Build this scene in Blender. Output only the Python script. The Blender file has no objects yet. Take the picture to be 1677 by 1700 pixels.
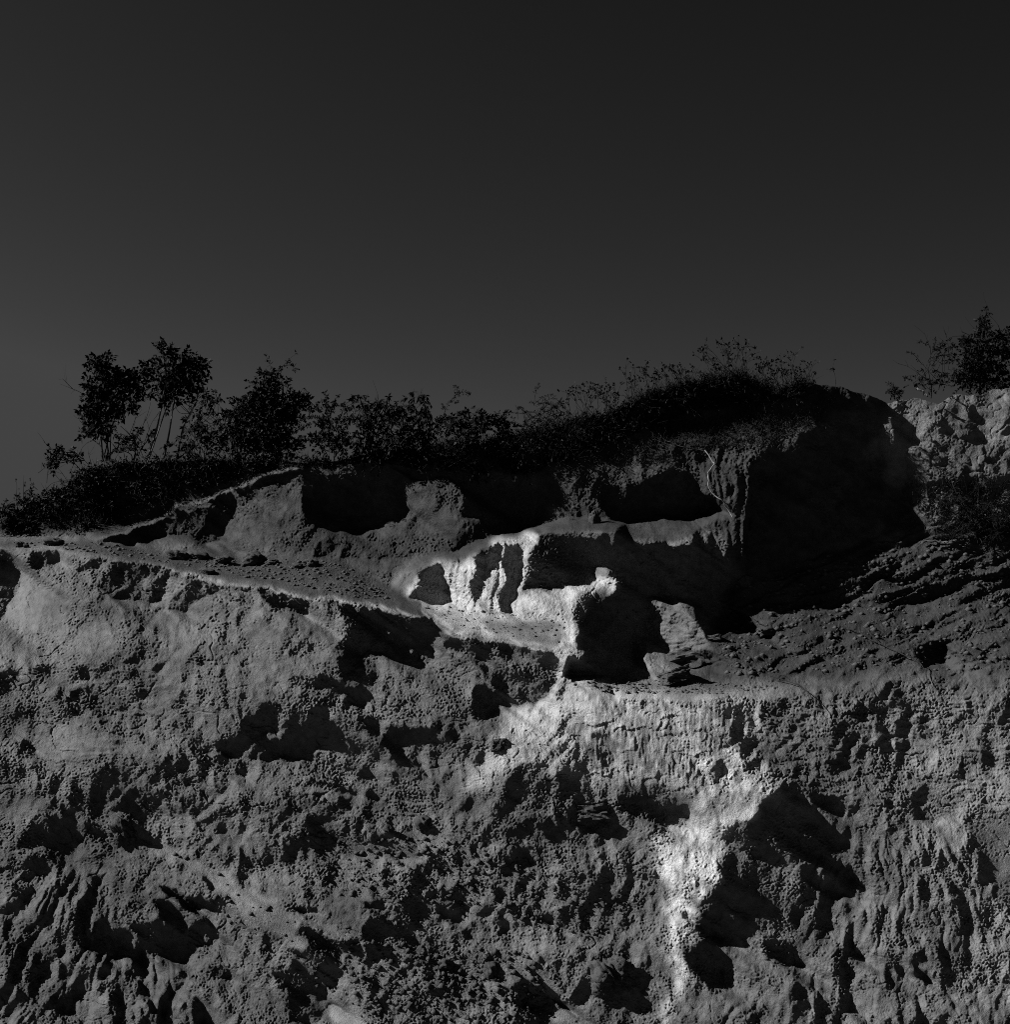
import bpy, bmesh, math, random
import numpy as np
from mathutils import Vector
from mathutils.geometry import delaunay_2d_cdt

scene = bpy.context.scene
COL = scene.collection

# ------------------------------------------------------------------ camera
F = 2435.0                       # focal length in units of the 1677 px wide picture
CX, CY = 838.5, 850.0
PITCH = math.radians(8.0)
CAM = np.array([0.0, 0.0, 7.0])
cam_data = bpy.data.cameras.new("camera")
cam = bpy.data.objects.new("camera", cam_data)
COL.objects.link(cam)
cam.location = CAM
cam.rotation_euler = (math.radians(90) + PITCH, 0, 0)
cam_data.sensor_fit = 'HORIZONTAL'
cam_data.sensor_width = 36.0
cam_data.lens = 36.0 * F / 1677.0
cam_data.clip_start = 0.1
cam_data.clip_end = 3000.0
scene.camera = cam

# ------------------------------------------------------------------ light
SUN = np.array([-0.82, -0.20, 0.53]); SUN /= np.linalg.norm(SUN)
sun_data = bpy.data.lights.new("sun", 'SUN')
sun_data.energy = 5.0
sun_data.angle = math.radians(0.5)
sun_data.color = (1.0, 1.0, 1.0)          # monochrome picture taken through a red filter
sun = bpy.data.objects.new("sun", sun_data)
COL.objects.link(sun)
sun.rotation_euler = Vector(-SUN).to_track_quat('-Z', 'Y').to_euler()
sun.location = (-20, -10, 30)

world = bpy.data.worlds.new("World")
scene.world = world
world.use_nodes = True
nt = world.node_tree
bg = nt.nodes['Background']
sky = nt.nodes.new('ShaderNodeTexSky')
sky.sky_type = 'NISHITA'
sky.sun_disc = False
sky.sun_elevation = math.asin(SUN[2])
sky.sun_rotation = math.atan2(SUN[0], SUN[1])
sky.altitude = 600
sky.dust_density = 0.4
sep = nt.nodes.new('ShaderNodeSeparateColor')
nt.links.new(sky.outputs[0], sep.inputs[0])
def mnode(op, a, b):
    n = nt.nodes.new('ShaderNodeMath'); n.operation = op
    for i, v in enumerate((a, b)):
        if isinstance(v, (int, float)): n.inputs[i].default_value = v
        else: nt.links.new(v, n.inputs[i])
    return n.outputs[0]
# red-filter response of the film: only the red light of the sky counts, on a steep curve
red = mnode('POWER', sep.outputs[0], 1.9)
tc = nt.nodes.new('ShaderNodeTexCoord')
sx = nt.nodes.new('ShaderNodeSeparateXYZ')
nt.links.new(tc.outputs['Generated'], sx.inputs[0])
side = mnode('MAXIMUM', mnode('ADD', mnode('MULTIPLY', sx.outputs[0], -0.95), 1.0), 0.12)   # sky paler towards the sun's side
nt.links.new(mnode('MINIMUM', mnode('MULTIPLY', mnode('MULTIPLY', red, side), 0.041), 0.208), bg.inputs[0])
bg.inputs[1].default_value = 0.1

vs = scene.view_settings
vs.view_transform = 'Standard'; vs.look = 'None'
vs.exposure = 1.4; vs.gamma = 1.0; vs.use_curve_mapping = False
scene.cycles.max_bounces = 4
scene.cycles.diffuse_bounces = 1
scene.cycles.use_denoising = False
scene.cycles.pixel_filter_type = 'BLACKMAN_HARRIS'
scene.cycles.filter_width = 1.0

rng = np.random.default_rng(7)
random.seed(7)

# ------------------------------------------------------------------ noise
_G = rng.normal(size=(256, 256, 2)).astype(np.float32)
_G /= np.linalg.norm(_G, axis=2, keepdims=True)
_R = rng.random((256, 256, 2)).astype(np.float32)
def perlin(x, y, s=0):
    x = x + s * 37.17; y = y + s * 91.73
    ix = np.floor(x).astype(np.int32); iy = np.floor(y).astype(np.int32)
    fx = (x - ix).astype(np.float32); fy = (y - iy).astype(np.float32)
    u = fx * fx * fx * (fx * (fx * 6 - 15) + 10); v = fy * fy * fy * (fy * (fy * 6 - 15) + 10)
    def c(dx, dy):
        g = _G[(ix + dx) & 255, (iy + dy) & 255]
        return g[..., 0] * (fx - dx) + g[..., 1] * (fy - dy)
    a = c(0, 0); a += u * (c(1, 0) - a)
    b = c(0, 1); b += u * (c(1, 1) - b)
    return (a + v * (b - a)) * 1.5
def worley(x, y, s=0):
    x = x + s * 53.1; y = y + s * 17.7
    ix = np.floor(x).astype(np.int32); iy = np.floor(y).astype(np.int32)
    best = np.full(x.shape, 9.0, np.float32)
    for dx in (-1, 0, 1):
        for dy in (-1, 0, 1):
            r = _R[(ix + dx) & 255, (iy + dy) & 255]
            d = (ix + dx + r[..., 0] - x) ** 2 + (iy + dy + r[..., 1] - y) ** 2
            np.minimum(best, d, out=best)
    return np.sqrt(best)
def blur(a, r):
    """Three box passes of radius r raster cells."""
    r = int(r)
    if r < 1: return a
    for _ in range(2):
        for ax in (0, 1):
            p = np.concatenate([np.repeat(np.take(a, [0], ax), r + 1, ax), a, np.repeat(np.take(a, [-1], ax), r, ax)], ax)
            cs = np.cumsum(p, axis=ax, dtype=np.float64)
            n = a.shape[ax]
            a = ((np.take(cs, np.arange(2 * r + 1, 2 * r + 1 + n), ax) - np.take(cs, np.arange(0, n), ax)) / (2 * r + 1)).astype(np.float32)
    return a

# ------------------------------------------------------------------ raster of the slope, in picture units
H = 1.1
X0, X1, Y0, Y1 = -260.0, 1940.0, 540.0, 1980.0
xs = np.arange(X0, X1, H, dtype=np.float32); ys = np.arange(Y0, Y1, H, dtype=np.float32)
PX, PY = np.meshgrid(xs, ys)
NY, NX = PX.shape
CROPS = {'P': (0, 0, 1.0), 'A': (0, 540, 2.9946), 'B': (480, 560, 2.9946), 'C': (860, 560, 2.9946), 'D': (1240, 500, 3.4),
         'E': (0, 860, 2.9946), 'F': (480, 960, 2.9946), 'G': (640, 840, 2.795), 'H': (1040, 860, 2.6327), 'I': (0, 1240, 2.9946),
         'J': (480, 1240, 2.9946), 'K': (860, 1100, 2.8333), 'L': (1117, 1240, 2.9946)}
def pts(crop, poly):
    ox, oy, s = CROPS[crop]
    return [(ox + p[0] / s, oy + p[1] / s) for p in poly]
WX = 9.0 * perlin(PX / 60, PY / 60, 5) + 5.5 * perlin(PX / 26, PY / 26, 1) + 2.6 * perlin(PX / 9, PY / 9, 2)
WY = 9.0 * perlin(PX / 60, PY / 60, 6) + 5.5 * perlin(PX / 26, PY / 26, 3) + 2.6 * perlin(PX / 9, PY / 9, 4)
def mask(crop, poly, rag=1.0, soft=0):
    p = pts(crop, poly)
    qx = [a for a, b in p]; qy = [b for a, b in p]
    m = 14 + soft * H * 3
    i0 = max(0, int((min(qx) - m - X0) / H)); i1 = min(NX, int((max(qx) + m - X0) / H) + 1)
    j0 = max(0, int((min(qy) - m - Y0) / H)); j1 = min(NY, int((max(qy) + m - Y0) / H) + 1)
    x = PX[j0:j1, i0:i1] + rag * WX[j0:j1, i0:i1]; y = PY[j0:j1, i0:i1] + rag * WY[j0:j1, i0:i1]
    ins = np.zeros(x.shape, bool)
    for k in range(len(p)):
        ax, ay = p[k]; bx, by = p[(k + 1) % len(p)]
        if ay == by: continue
        c = (ay > y) != (by > y)
        ins ^= c & (x < (bx - ax) * (y - ay) / (by - ay) + ax)
    sub = ins.astype(np.float32)
    if soft: sub = blur(sub, soft)
    return (slice(j0, j1), slice(i0, i1)), sub
def region(plist, soft=4, rag=1.0):
    out = np.zeros((NY, NX), np.float32)
    for crop, poly in plist:
        sl, m = mask(crop, poly, rag, soft)
        out[sl] = np.maximum(out[sl], m)
    return out

# ------------------------------------------------------------------ break lines of the hillside: (x, y, distance in metres)
SKYLINE = [(-260,925,33),(0,874,33.5),(50,842,33.5),(110,806,33.7),(144,783,33.8),(187,771,34),(260,766,34),(334,764,34),(434,765,34),(560,763,34.3),
 (640,748,34.6),(700,742,34.8),(800,736,35),(900,716,35.2),(960,698,35.3),(1000,690,35.3),(1040,673,35.2),(1067,657,35.2),(1100,650,35.2),(1144,637,35.3),
 (1194,627,35.4),(1234,624,35.5),(1261,637,35.7),(1291,655,36),(1304,647,36.3),(1341,632,36.8),(1361,638,37.2),(1394,640,37.8),(1420,648,38.5),
 (1452,656,40),(1475,667,41.3),(1490,663,41.3),(1519,660,41.4),(1558,669,41.3),(1584,654,41.6),(1611,653,41.6),(1628,654,41.6),(1652,644,41.8),(1677,643,41.8),(1940,620,42)]
LINES = [SKYLINE,
 [(-260,935,32),(0,889,32.2),(100,894,32),(160,897,31.8),(220,913,31.4),(277,919,31.4),(350,911,31.6),(434,923,31.6),(560,927,31.7),(687,925,31.9),(760,915,32)],
 [(164,893,31.85),(190,884,31.8),(280,842,31.9),(330,815,32),(400,805,32.1),(470,783,32.3),(500,777,32.4),(560,775,32.5),(614,770,32.6),(654,788,32.8),(734,790,33),(814,777,33.2),(911,780,33.3),(964,762,33.4),
  (1020,780,33.2),(1114,776,33.2),(1194,762,32.9),(1247,762,32.6),(1267,751,32.8),(1300,738,33.4),(1354,712,34.6),(1385,690,36)],
 [(647,972,31.1),(667,955,31.1),(707,936,31.15),(780,921,31.2),(814,902,31.2),(871,885,31.1),(887,880,31),(940,880,31),(1020,882,31.1),(1047,898,31.4),(1107,896,31.7),(1154,880,31.6),(1190,862,31.5),(1235,880,31.8)],
 [(790,900,32),(871,878,32.0),(947,860,32.3),(1040,864,32.5),(1120,864,32.4),(1187,850,32.1),(1241,858,32)],
 [(660,985,30.8),(679,998,30.6),(744,1004,30.4),(783,1020,30.3),(855,1026,30.3),(912,1029,30.4),(951,1030,30.2)],
 [(-260,915,31),(0,907,30.8),(97,912,30.6),(184,928,30.3),(277,942,30.1),(374,963,29.9),(467,980,29.8),(547,997,29.6),(590,1003,29.6),(667,1013,29.6),(714,1027,29.5),(767,1052,29.4),(814,1067,29.4),(864,1068,29.4),(914,1075,29.4),(934,1083,29.4)],
 [(951,1030,30.2),(945,1085,29.4),(934,1120,29.2),(915,1150,28.9)],
 [(945,1119,30),(1016,1120,30.2),(1097,1137,29.95),(1211,1133,29.95),(1306,1138,29.85)],
 [(955,1135,28.9),(1008,1156,28.9),(1058,1160,29),(1107,1163,29),(1160,1160,29.1),(1216,1153,29.3),(1276,1163,29.3),(1315,1153,29.5),(1390,1136,29.8),(1496,1129,29.9),(1677,1127,30),(1940,1120,30)],
 [(1215,970,33.3),(1253,968,33.3),(1321,940,34.2),(1382,924,35),(1446,890,36.2),(1515,866,37.5)],
 [(1247,770,32.5),(1243,860,32.3),(1240,955,32.8)],
 [(1440,690,39),(1447,740,39),(1456,786,38.8),(1498,852,37.8)],
 [(1499,806,39.3),(1564,790,39.3),(1622,790,39.4),(1677,794,39.3),(1940,790,39.5)],
 [(235,1388,27.2),(330,1440,26.2),(400,1495,25.2),(480,1530,24.7),(560,1552,24.4),(590,1600,24.0),(620,1660,23.8),(650,1700,23.6)],
 [(-260,1180,27.2),(0,1252,26.9),(67,1307,26.6),(110,1333,26.9),(187,1363,26.9),(225,1395,26.8),(257,1428,26.3),(310,1446,25.9),(350,1480,25.3),(411,1542,24.6),(470,1570,24.3),(560,1640,23.8)],
 [(-260,1700,23.5),(0,1700,23.3),(300,1700,23.2),(560,1700,23.4),(900,1700,24.5),(1100,1700,24.6),(1400,1700,24.3),(1677,1700,24.4),(1940,1700,24.4)],
 [(-260,1985,21.5),(300,1985,21.5),(600,1985,22),(1000,1985,22.3),(1400,1985,22.3),(1940,1985,22.3)],
]
SINGLES = [(1000,1000,31.2),(1050,1050,31.9),(1060,1100,31),(955,1112,30),(1120,990,30.8),(1070,1095,30.4),(1150,1092,30.4),(1175,1062,30.7),(1200,1000,32.6),(1235,1010,32.2),
 (1250,1075,30.8),(1400,1075,30.9),(1677,1070,31),(1940,1060,31),(1300,1000,32.5),(1450,1000,32.8),(1677,1000,33),(1677,890,36.5),(1940,880,37),(1580,870,37.8),
 (-260,1080,28.8),(0,1040,29.2),(0,1100,28.6),(0,1200,27.5),(200,1050,29.2),(200,1120,28.5),(300,1250,27.6),(400,1150,28.2),(560,1100,28.5),(560,1290,27.4),(700,1300,27.6),(700,1420,27),(560,1420,26.9),
 (850,1250,27.8),(850,1400,27.2),(850,1540,26.2),(800,1150,29),(950,1250,27.9),(1000,1400,27.6),(1050,1550,26.3),(1180,1400,26.9),(1130,1550,25.9),(1250,1300,27.9),(1400,1300,28),(1677,1300,28),(1940,1300,28),
 (1300,1500,26.8),(1500,1400,27.2),(1500,1600,25.4),(1677,1500,26.2),(1940,1500,26.2),(-260,1500,24.8),(100,1500,25),(250,1600,24.3),(0,1600,24),(400,1640,24.3),(700,1580,25.7),(760,1640,25.1),(430,1000,29.55),
 (600,845,32),(750,850,32.1),(1000,820,32.5),(1150,820,32.4),(400,860,31.8),(300,880,31.7),(1100,720,33.9),(1300,700,34.6),(1200,700,34.2),(850,745,34),(600,768,33.4),(300,790,32.9),(150,840,32.8),
 (1500,720,40.6),(1600,720,40.6),(1677,720,40.8),(1940,720,41)]
def log_dist(d):                 # the lower face stands steeper than first surveyed
    d = 29.0 - .45 * (29.0 - d) if d < 29 else d if d < 32.5 else 32.5 + .11 * (d - 32.5)
    return F * math.log(d / 29.0)
vv, ee, dd = [], [], []
for ln in LINES:
    for k, p in enumerate(ln):
        vv.append(Vector((p[0], p[1]))); dd.append(log_dist(p[2]))
        if k: ee.append((len(vv) - 2, len(vv) - 1))
for p in SINGLES:
    vv.append(Vector((p[0], p[1]))); dd.append(log_dist(p[2]))
rv, re_, rf, ov, _oe, _of = delaunay_2d_cdt(vv, ee, [], 0, 0.01)
rd = [np.mean([dd[i] for i in o]) if o else None for o in ov]
known = [(v, d) for v, d in zip(rv, rd) if d is not None]
for i, d in enumerate(rd):
    if d is None:
        near = sorted(known, key=lambda k: (k[0] - rv[i]).length)[:2]; rd[i] = (near[0][1] + near[1][1]) / 2
BASE = np.full((NY, NX), np.nan, np.float32)
for f in rf:
    for t in range(1, len(f) - 1):
        (ax, ay), (bx, by), (cx_, cy_) = rv[f[0]], rv[f[t]], rv[f[t + 1]]
        da, db, dc = rd[f[0]], rd[f[t]], rd[f[t + 1]]
        i0 = max(0, int((min(ax, bx, cx_) - X0) / H)); i1 = min(NX, int((max(ax, bx, cx_) - X0) / H) + 2)
        j0 = max(0, int((min(ay, by, cy_) - Y0) / H)); j1 = min(NY, int((max(ay, by, cy_) - Y0) / H) + 2)
        den = (by - cy_) * (ax - cx_) + (cx_ - bx) * (ay - cy_)
        if abs(den) < 1e-6 or i1 <= i0 or j1 <= j0: continue
        x = PX[j0:j1, i0:i1]; y = PY[j0:j1, i0:i1]
        l1 = ((by - cy_) * (x - cx_) + (cx_ - bx) * (y - cy_)) / den
        l2 = ((cy_ - ay) * (x - cx_) + (ax - cx_) * (y - cy_)) / den
        l3 = 1 - l1 - l2
        ins = (l1 >= -1e-4) & (l2 >= -1e-4) & (l3 >= -1e-4)
        sub = BASE[j0:j1, i0:i1]
        sub[ins] = (l1 * da + l2 * db + l3 * dc)[ins]
# above the skyline (not meshed): carry the top value up
ok = ~np.isnan(BASE)
first = np.where(ok.any(0), ok.argmax(0), NY - 1)
for i in range(NX):
    c = BASE[:, i]; g = np.where(~np.isnan(c))[0]
    if len(g): BASE[:, i] = np.interp(np.arange(NY), g, c[g])
BASE = np.nan_to_num(BASE)
BASE = blur(BASE, 2)
BASE += .2 / (2 * 1677) * np.maximum(1677 - PX, 0) ** 2          # the cliff swings away to the left

# ------------------------------------------------------------------ hollows, brows and spurs seen in the cliff: (crop, facing to the sun 0..1, edge softness, outline)
REL = [
 # ---- upper bank
 ('A',.0,1,[(500,1060),(640,1030),(750,985),(840,935),(890,890),(990,885),(1120,840),(1160,860),(1165,930),(1130,1000),(1090,1080),(1030,1110),(930,1060),(850,1050),(700,1090),(650,1100)]),
 ('A',.03,2,[(420,740),(700,690),(1200,690),(1450,700),(1330,760),(1120,830),(960,880),(880,890),(800,950),(650,1000),(560,985),(420,980),(350,930),(300,850)]),
 ('A',.1,1,[(1160,850),(1200,800),(1330,770),(1460,720),(1450,780),(1340,800),(1250,860),(1190,900)]),
 ('A',.5,3,[(1230,890),(1340,810),(1450,780),(1490,730),(1490,850),(1480,1000),(1380,1080),(1250,1140),(1080,1130),(1130,1010),(1170,900)]),
 ('B',.0,1,[(60,650),(220,660),(400,630),(480,650),(520,690),(550,740),(560,830),(590,850),(580,880),(520,910),(440,940),(390,940),(340,980),(290,985),(200,970),(150,935),(60,930),(50,800)]),
 ('B',.0,1,[(760,690),(870,780),(860,900),(950,900),(990,970),(1080,975),(1200,940),(1260,870),(1250,800),(1290,720),(1260,660),(1000,640),(880,640)]),
 ('B',.05,1,[(440,640),(560,690),(600,720),(760,700),(880,640),(1290,650),(1260,600),(600,600)]),
 ('B',.55,3,[(590,860),(640,760),(740,720),(850,800),(850,900),(950,920),(800,1050),(730,1070),(600,1060),(400,1090),(300,1060),(400,960),(520,930)]),
 ('C',.0,1,[(370,790),(430,740),(560,720),(650,690),(760,660),(860,690),(880,760),(960,800),(1000,850),(960,880),(820,910),(700,870),(650,890),(560,920),(450,900),(380,850)]),
 ('D',.05,1,[(30,900),(100,850),(200,830),(330,730),(430,700),(490,640),(540,540),(640,600),(680,690),(690,760),(760,820),(730,900),(740,970),(800,1080),(880,1150),(930,1230),(780,1300),(600,1390),(400,1470),(150,1560),(20,1590),(20,1400),(10,1250),(35,1100)]),
 ('D',.75,3,[(700,570),(1486,500),(1700,500),(1700,1000),(1300,985),(1100,985),(1020,1035),(880,1045),(750,970),(735,890),(765,820),(700,760)]),
 ('C',.02,2,[(540,350),(650,290),(850,235),(1000,205),(1200,235),(1290,310),(1180,330),(1100,380),(900,420),(700,460),(500,420)]),
 ('C',.5,2,[(1060,650),(1160,600),(1170,700),(1160,900),(1080,890),(1060,760)]),
 ('A',.65,0,[(500,1053),(640,1016),(750,970),(840,925),(890,880),(990,872),(1120,830),(1290,765),(1440,712),(1440,726),(1300,785),(1120,850),(990,893),(895,900),(845,945),(755,990),(640,1035),(505,1065)]),
 # ---- central block
 ('G',.0,1,[(1030,170),(1110,160),(1180,190),(1290,165),(1440,170),(1480,230),(1530,300),(1620,350),(1560,410),(1510,430),(1650,500),(1620,560),(1490,610),(1440,500),(1410,400),(1340,410),(1330,430),(1230,410),(1200,440),(1220,520),(1200,590),(1170,690),(1160,740),(1050,775),(840,780),(850,720),(890,640),(880,550),(940,540),(1000,560),(1000,500),(1060,390),(1040,350),(1030,250)]),
 ('G',.0,1,[(140,310),(190,280),(260,270),(270,320),(280,400),(290,450),(190,460),(110,435),(150,380)]),
 ('G',.0,1,[(400,240),(440,205),(540,175),(560,190),(540,250),(520,255),(480,300),(470,340),(480,360),(440,420),(390,440),(380,380),(400,300)]),
 ('G',.0,1,[(540,260),(570,180),(600,190),(640,160),(630,230),(620,330),(610,440),(590,480),(530,480),(520,420),(545,340)]),
 ('G',.015,1,[(700,130),(860,120),(1000,150),(1030,200),(1020,260),(980,270),(970,350),(880,360),(790,370),(640,385),(640,330),(660,250),(680,200)]),
 ('C',.42,1,[(900,960),(1000,930),(1090,900),(1150,900),(1130,1010),(1110,1160),(1085,1080),(1040,980),(1020,1180),(980,1150),(920,1060)]),
 ('G',.95,1,[(655,135),(700,130),(670,220),(645,290),(630,360),(610,470),(590,490),(620,400),(630,280),(640,200)]),
 ('G',.8,2,[(620,400),(800,370),(980,350),(1060,370),(980,450),(960,400),(880,420),(860,460),(880,540),(780,525),(630,525),(650,490),(620,460),(600,510)]),
 ('G',.8,1,[(270,260),(400,230),(400,300),(380,380),(380,480),(340,450),(300,460),(290,400),(270,320)]),
 ('G',.45,2,[(470,340),(520,260),(540,340),(520,420),(530,480),(440,500),(430,440)]),
 ('G',.9,1,[(860,540),(890,560),(880,640),(840,710),(820,780),(790,860),(800,760),(830,680),(850,640)]),
 ('G',.55,2,[(1230,420),(1330,440),(1400,520),(1460,600),(1320,690),(1180,720),(1200,600),(1230,520)]),
 # ---- face under the left ledge
 ('F',.0,1,[(210,120),(330,135),(560,165),(700,205),(740,270),(720,330),(700,430),(600,440),(520,390),(400,360),(330,420),(290,470),(240,480),(260,400),(290,280),(280,180)]),
 ('F',.12,2,[(720,200),(860,290),(990,320),(1100,330),(1320,350),(1360,390),(1340,500),(1310,580),(1200,640),(1080,660),(1040,620),(1040,540),(980,500),(960,430),(880,380),(780,350)]),
 ('F',.0,1,[(930,520),(1000,510),(1040,580),(1020,650),(960,710),(890,720),(900,600)]),
 ('F',.0,1,[(940,430),(1000,430),(990,460),(950,460)]),
 ('F',.4,3,[(640,500),(880,400),(930,500),(890,600),(870,720),(760,740),(640,700),(560,600)]),
 ('F',.0,1,[(20,680),(100,640),(190,630),(200,700),(170,770),(140,860),(70,900),(0,910),(0,700)]),
 ('F',.1,1,[(0,500),(60,480),(200,480),(240,510),(100,560),(0,560)]),
 ('F',.14,1,[(230,700),(350,690),(450,690),(430,800),(450,900),(400,960),(480,1070),(420,1110),(300,1070),(80,1050),(110,960),(150,870),(180,780)]),
 ('F',.06,1,[(500,720),(640,740),(740,780),(690,830),(650,880),(700,990),(690,1010),(600,950),(540,900),(490,860),(440,800)]),
 ('F',.03,1,[(260,540),(380,540),(420,600),(350,630),(280,610)]),
 ('F',.18,2,[(500,960),(560,900),(640,950),(690,1010),(690,1100),(560,1110),(460,1090)]),
 # ---- left face
 ('E',.0,1,[(0,150),(60,170),(110,230),(130,250),(120,320),(80,400),(40,480),(20,515),(-100,560),(-160,300),(-100,150)]),
 ('E',.03,1,[(160,175),(290,160),(300,230),(250,250),(170,260),(150,220)]),
 ('E',.0,1,[(540,215),(690,220),(830,245),(820,330),(805,420),(750,435),(680,410),(540,400),(490,330),(510,280)]),
 ('E',.1,1,[(380,250),(470,200),(540,205),(500,240),(400,265)]),
 ('E',.0,1,[(850,420),(930,330),(1000,290),(1110,310),(1100,370),(1010,400),(920,480),(860,450)]),
 ('E',.1,1,[(700,540),(800,440),(850,440),(780,500),(700,560)]),
 ('E',.0,1,[(1270,350),(1420,365),(1540,385),(1530,490),(1460,480),(1390,480),(1350,430),(1280,380)]),
 ('E',.0,1,[(1150,340),(1240,340),(1230,370),(1170,370)]),
 ('E',.62,4,[(60,480),(140,280),(280,260),(460,280),(480,340),(400,420),(250,470),(100,520),(20,560)]),
 ('E',.6,5,[(950,560),(1150,400),(1280,420),(1540,520),(1677,450),(1677,760),(1400,800),(1250,880),(1000,870),(900,900),(850,800)]),
 ('E',.13,2,[(0,760),(80,730),(140,740),(330,730),(440,740),(440,800),(330,860),(290,850),(240,890),(290,960),(180,1000),(150,1070),(0,1080),(-200,1000),(-200,800)]),
 ('E',.16,2,[(380,860),(460,830),(520,900),(520,960),(400,980),(330,920)]),
 ('E',.04,1,[(560,890),(620,900),(640,950),(590,965),(560,930)]),
 ('E',.03,1,[(600,720),(690,690),(695,740),(600,740)]),
 ('E',.24,3,[(450,740),(700,740),(860,830),(870,900),(720,950),(640,940),(520,900)]),
 ('E',.03,1,[(60,1090),(160,1100),(195,1160),(170,1220),(110,1190)]),
 ('E',.0,1,[(1290,900),(1390,910),(1390,970),(1350,1050),(1280,1090),(1180,1150),(1130,1180),(1080,1150),(1020,1180),(1000,1160),(1060,1120),(1150,1080),(1200,1010),(1220,960)]),
 ('E',.0,1,[(1480,960),(1560,940),(1640,930),(1640,1000),(1610,1060),(1560,1180),(1480,1200),(1380,1190),(1330,1220),(1250,1200),(1280,1120),(1380,1080)]),
 ('E',.1,1,[(1000,1180),(1130,1190),(1250,1210),(1230,1280),(1150,1290),(1020,1220)]),
 ('E',.03,1,[(1470,790),(1600,775),(1677,800),(1677,830),(1540,850),(1480,830)]),
 ('E',.6,4,[(200,1240),(280,1060),(430,1000),(640,1000),(700,1100),(600,1220),(420,1300),(260,1300)]),
 ('I',.0,1,[(560,300),(640,210),(700,200),(760,210),(800,260),(760,270),(720,300),(690,370),(640,350),(560,320),(530,330)]),
 ('I',.08,1,[(700,330),(760,280),(830,310),(810,350),(730,400),(680,400)]),
 ('I',.1,2,[(970,380),(1080,330),(1150,370),(1120,430),(1000,440)]),
 ('I',.03,1,[(1540,330),(1677,340),(1677,350),(1600,380),(1600,540),(1550,530)]),
 ('E',.8,0,[(830,238),(1000,278),(1120,303),(1260,338),(1400,352),(1540,378),(1677,392),(1677,412),(1540,396),(1400,372),(1260,358),(1120,322),(1000,298),(830,256)]),
 ('F',.8,0,[(160,92),(330,122),(560,150),(700,192),(860,262),(1000,306),(1150,312),(1300,330),(1300,352),(1150,332),(1000,328),(860,286),(700,212),(560,170),(330,140),(160,112)]),
 # ---- foreground mound
 ('I',.0,1,[(160,370),(240,355),(340,350),(355,400),(345,490),(290,520),(230,515),(180,490),(110,500),(60,520),(30,540),(80,460)]),
 ('I',.03,1,[(420,370),(480,370),(510,420),(480,460),(430,440)]),
 ('I',.03,1,[(450,640),(490,620),(500,680),(470,720),(430,720)]),
 ('I',.08,1,[(0,600),(110,590),(60,670),(0,680)]),
 ('I',.0,1,[(790,690),(890,700),(900,730),(980,740),(1080,760),(1040,800),(930,790),(880,760)]),
 ('I',.0,1,[(760,760),(850,760),(880,800),(910,900),(950,980),(930,1060),(860,1070),(760,1040),(680,960),(660,880),(740,860),(790,850)]),
 ('I',.02,1,[(930,860),(1040,850),(1080,950),(1040,990),(960,1000),(930,930)]),
 ('I',.0,1,[(430,870),(500,850),(530,920),(640,890),(700,980),(720,1100),(700,1150),(640,1060),(560,1060),(480,1010),(400,1010),(390,950)]),
 ('I',.02,1,[(290,880),(310,900),(300,1050),(330,1180),(330,1378),(270,1250),(280,1000)]),
 ('I',.03,1,[(520,1140),(590,1180),(600,1378),(560,1378)]),
 ('I',.0,1,[(650,1100),(720,1190),(770,1330),(750,1378),(690,1230)]),
 ('I',.02,1,[(920,1130),(1000,1270),(1060,1378),(960,1378),(930,1230)]),
 ('I',.05,1,[(1060,1090),(1150,1080),(1160,1140),(1060,1160)]),
 ('I',.06,1,[(1340,1120),(1440,1100),(1440,1180),(1380,1210)]),
 ('I',.05,1,[(1480,1040),(1580,1030),(1677,1060),(1677,1100),(1560,1080)]),
 ('I',.04,1,[(100,960),(160,950),(140,1050),(60,1180),(20,1250),(60,1100)]),
 # ---- lower middle
 ('J',.05,1,[(0,800),(60,790),(140,800),(150,830),(60,830)]),
 ('J',.05,1,[(0,890),(100,900),(200,950),(290,940),(350,960),(330,1000),(260,1030),(270,1100),(240,1170),(200,1200),(110,1160),(90,1080),(0,1010)]),
 ('J',.08,1,[(0,1040),(80,1080),(170,1180),(190,1250),(280,1280),(200,1290),(180,1340),(80,1378),(0,1378)]),
 ('J',.03,1,[(90,340),(170,330),(280,340),(200,360),(160,380),(160,530),(110,540),(90,480)]),
 ('J',.3,3,[(160,420),(280,420),(450,440),(540,460),(640,500),(690,550),(600,570),(430,570),(350,560),(280,560)]),
 ('J',.6,3,[(0,650),(120,590),(300,590),(480,560),(700,590),(560,660),(350,680),(200,640),(80,700),(0,740)]),
 ('J',.0,1,[(1060,560),(1110,510),(1220,500),(1190,550),(1110,590),(1060,650),(1030,630)]),
 ('J',.03,1,[(720,590),(840,600),(780,620),(750,660)]),
 ('J',.03,1,[(350,760),(480,760),(560,730),(480,790),(400,800)]),
 ('J',.1,2,[(700,800),(760,700),(870,720),(880,820),(1000,790),(1060,810),(1000,830),(870,860),(780,860)]),
 ('J',.03,1,[(1040,880),(1090,850),(1080,910),(1050,940)]),
 ('J',.03,1,[(1200,840),(1320,830),(1290,880),(1200,850)]),
 ('J',.28,2,[(480,950),(570,940),(640,960),(620,1010),(560,1060),(430,1060),(420,1020),(470,1010)]),
 ('J',.0,1,[(1250,1010),(1270,1060),(1240,1090)]),
 ('J',.02,1,[(1110,1180),(1180,1160),(1270,1220),(1280,1260),(1230,1300),(1140,1290),(1090,1230)]),
 ('J',.03,1,[(1200,1140),(1260,1180),(1340,1240),(1380,1290),(1330,1270),(1250,1200)]),
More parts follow.
